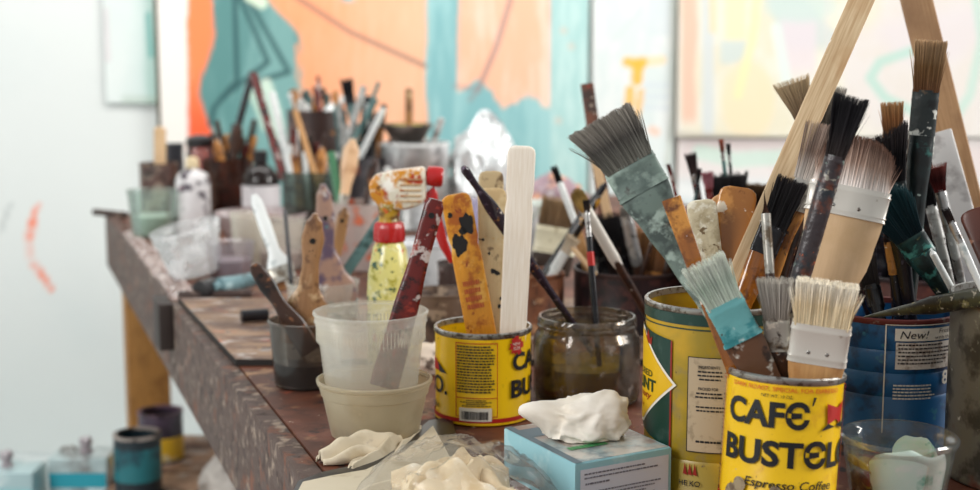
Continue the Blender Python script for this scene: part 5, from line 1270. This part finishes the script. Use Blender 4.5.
tin2('navy and teal paint tin with a smeared open rim under the bench', 139, 2.58, .0455, .118, mat('navy tin', '16242c', [('2c4a54', 14, .6, .05)], rough=.35), zc, mat('smeared rim', 'a89c94', [('3a302c', 20, .55, .05)], rough=.4, metal=.3), [(.03, .095, mat('teal label', '1f7078', [('123c48', 14, .55, .06), ('9ab4b4', 24, .68, .02)], rough=.4))])
tin2('purple-splashed paint tin with a yellow lower label behind the navy tin', 162, 2.80, .0465, .105, mat('purple tin', '4a3c4c', [('2a2430', 14, .54, .06), ('7a5a70', 16, .62, .04)], rough=.35), zc, mat('plum rim', '6a5060', [('2c2028', 14, .55, .05)], rough=.4), [(.006, .055, mat('yellow label', 'e0b42c', [('c8c0a0', 14, .64, .04), ('7a6428', 18, .64, .04)], rough=.4))])
def solvent(label, px0, px1, Y, ytop, m, band, dpt=.09):
    z0 = .1256; X0 = (px0-490)/F*(Y*cp+.8*sp); X1 = (px1-490)/F*(Y*cp+.8*sp); zt = P((px0+px1)/2, ytop, Y).z
    root = thing('solvent_tin', label, 'solvent tin', loc=((X0+X1)/2, Y, z0)); w = (X1-X0)/2; h = zt-z0
    bm = bmesh.new(); box(bm, -w, w, -dpt/2, dpt/2, 0, h, .006); b = obj('tin_body', bm, m, root)
    bm = bmesh.new(); box(bm, -w+.003, w-.003, -dpt/2-.0008, -dpt/2+.002, h-.06, h-.03, 0); obj('label_band', bm, band, b)
    obj('spout', revolve([(.012, h-.001), (.014, h+.002), (.010, h+.006), (.010, h+.016), (.013, h+.017), (.013, h+.028), (.010, h+.030)], 24, M=Matrix.Translation((w*.1, 0, 0))), mat('pinkish cap', 'a89ca0', [('e8e8ea', 30, .6, .05)], rough=.35, metal=.3), root)
    obj('handle_loop', tube([(-w*.75, 0, h), (-w*.7, 0, h+.010), (-w*.3, 0, h+.012), (-w*.25, 0, h)], .0025), steel, root)
solvent('silver solvent tin with a bright teal band under the bench', 54, 113, 2.66, 452, mat('pale tin', 'b4c4c4', [('8a8a88', 10, .58, .06), ('d8e2e2', 10, .56, .05)], rough=.35, metal=.4), mat('bright teal', '1f9cae', rough=.4))
solvent('pale aqua solvent tin at the bottom left corner', -34, 40, 2.60, 466, mat('aqua tin', 'b4ccce', [('dce8e8', 10, .56, .05), ('8c8c88', 10, .62, .04)], rough=.35, metal=.4), mat('pale aqua band', '9cc8cc', rough=.4))
crumple('cloth', 'pale grey cloth heaped on the crate at the foot of the bench', 'cloth', (-.50, 2.56, zc+.001), (.055, .07, .05), mat('pale grey cloth', 'c4bcb4', [('8a8078', 10, .6, .06)], rough=.9), 31, amp=.35, sub=4)

# ================================================================ camera and light
cam = bpy.data.cameras.new('camera'); co = bpy.data.objects.new('camera', cam); COL.objects.link(co)
co.location = CAM; co.rotation_euler = (PI/2-PITCH, 0, 0)
cam.sensor_width = 36; cam.lens = F*36/980; cam.clip_start = .05
cam.dof.use_dof = True; cam.dof.focus_distance = 1.22; cam.dof.aperture_fstop = 4.8
SC.camera = co
w = bpy.data.worlds.new('sky'); SC.world = w; w.use_nodes = True
nt = w.node_tree; bg = nt.nodes['Background']; bg.inputs[0].default_value = (.93, .98, 1, 1); bg.inputs[1].default_value = .40
def area(name, loc, tgt, sx, sy, power, col):
    l = bpy.data.lights.new(name, 'AREA'); l.shape = 'RECTANGLE'; l.size = sx; l.size_y = sy; l.energy = power; l.color = col
    o = bpy.data.objects.new(name, l); COL.objects.link(o); o.location = loc
    o.rotation_euler = (Vector(tgt)-Vector(loc)).to_track_quat('-Z', 'Y').to_euler()
area('assumed_light_right', (2.9, 1.3, 2.3), (.2, 1.5, .7), 1.8, 1.6, 92, (1, .98, .94))  # assumed daylight from the right, a bare area light with no window built
area('fill_light_left', (-2.2, -.3, 2.3), (0, 1.4, .8), 1.3, 1.3, 56, (1, .985, .97))  # added soft fill from the front left, not a window of the room
area('wall_fill_light', (-.6, 2.9, 2.65), (-.6, 3.9, .9), 3.0, .5, 31, (1, .98, .95))  # unseen lamp added overhead to brighten the back wall
SC.view_settings.view_transform = 'Standard'; SC.view_settings.look = 'None'; SC.view_settings.exposure = 0.25; SC.view_settings.gamma = 1
SC.view_settings.use_curve_mapping = False
GR = {'front': 'brushes in the front coffee can', 'green': 'tools in the tall green and yellow can', 'blue': 'brushes in the blue can', 'grey': 'tools in the grey paint can', 'mid': 'stirring sticks in the middle coffee can',
      'cup': 'handles in the smoky cup', 'jar': 'brushes in the glass jar', 'dark': 'brushes in the wide dark tin', 'brown': 'brushes in the clay pot', 'bk': 'brushes in the dark bucket', 'bk2': 'brushes in the reddish bucket',
      'rust': 'sticks in the rusty jar', 'gj': 'handles in the greenish jar', 'canis': 'sticks in the tall canister', 'far': 'handles in the dark far can', 'or': 'handles in the orange-smeared tub', 'tub2': 'handles in the white tub'}
for o in SC.objects:
    if o.parent is None and 'inkey' in o:
        if o['inkey'] in GR: o['group'] = GR[o['inkey']]
        del o['inkey']
for o in SC.objects:
    if o.parent is None and 'group' not in o and o.get('category') in ('coffee can', 'paint tin', 'solvent tin', 'plastic container', 'bottle', 'painting', 'bucket', 'tin'):
        o['group'] = {'coffee can': 'coffee cans on the bench', 'paint tin': 'paint tins on the crate', 'solvent tin': 'solvent tins by the wall', 'plastic container': 'plastic tubs on the bench', 'bottle': 'bottles at the far bench end',
                      'painting': 'canvases along the back wall', 'bucket': 'buckets of brushes', 'tin': 'small tins on the bench'}[o['category']]
SC.cycles.use_denoising = True
SC.cycles.max_bounces = 8; SC.cycles.transparent_max_bounces = 24
for o in list(SC.objects):
    if o.type == 'MESH' and not o.data.materials: print('NOMAT', o.name)
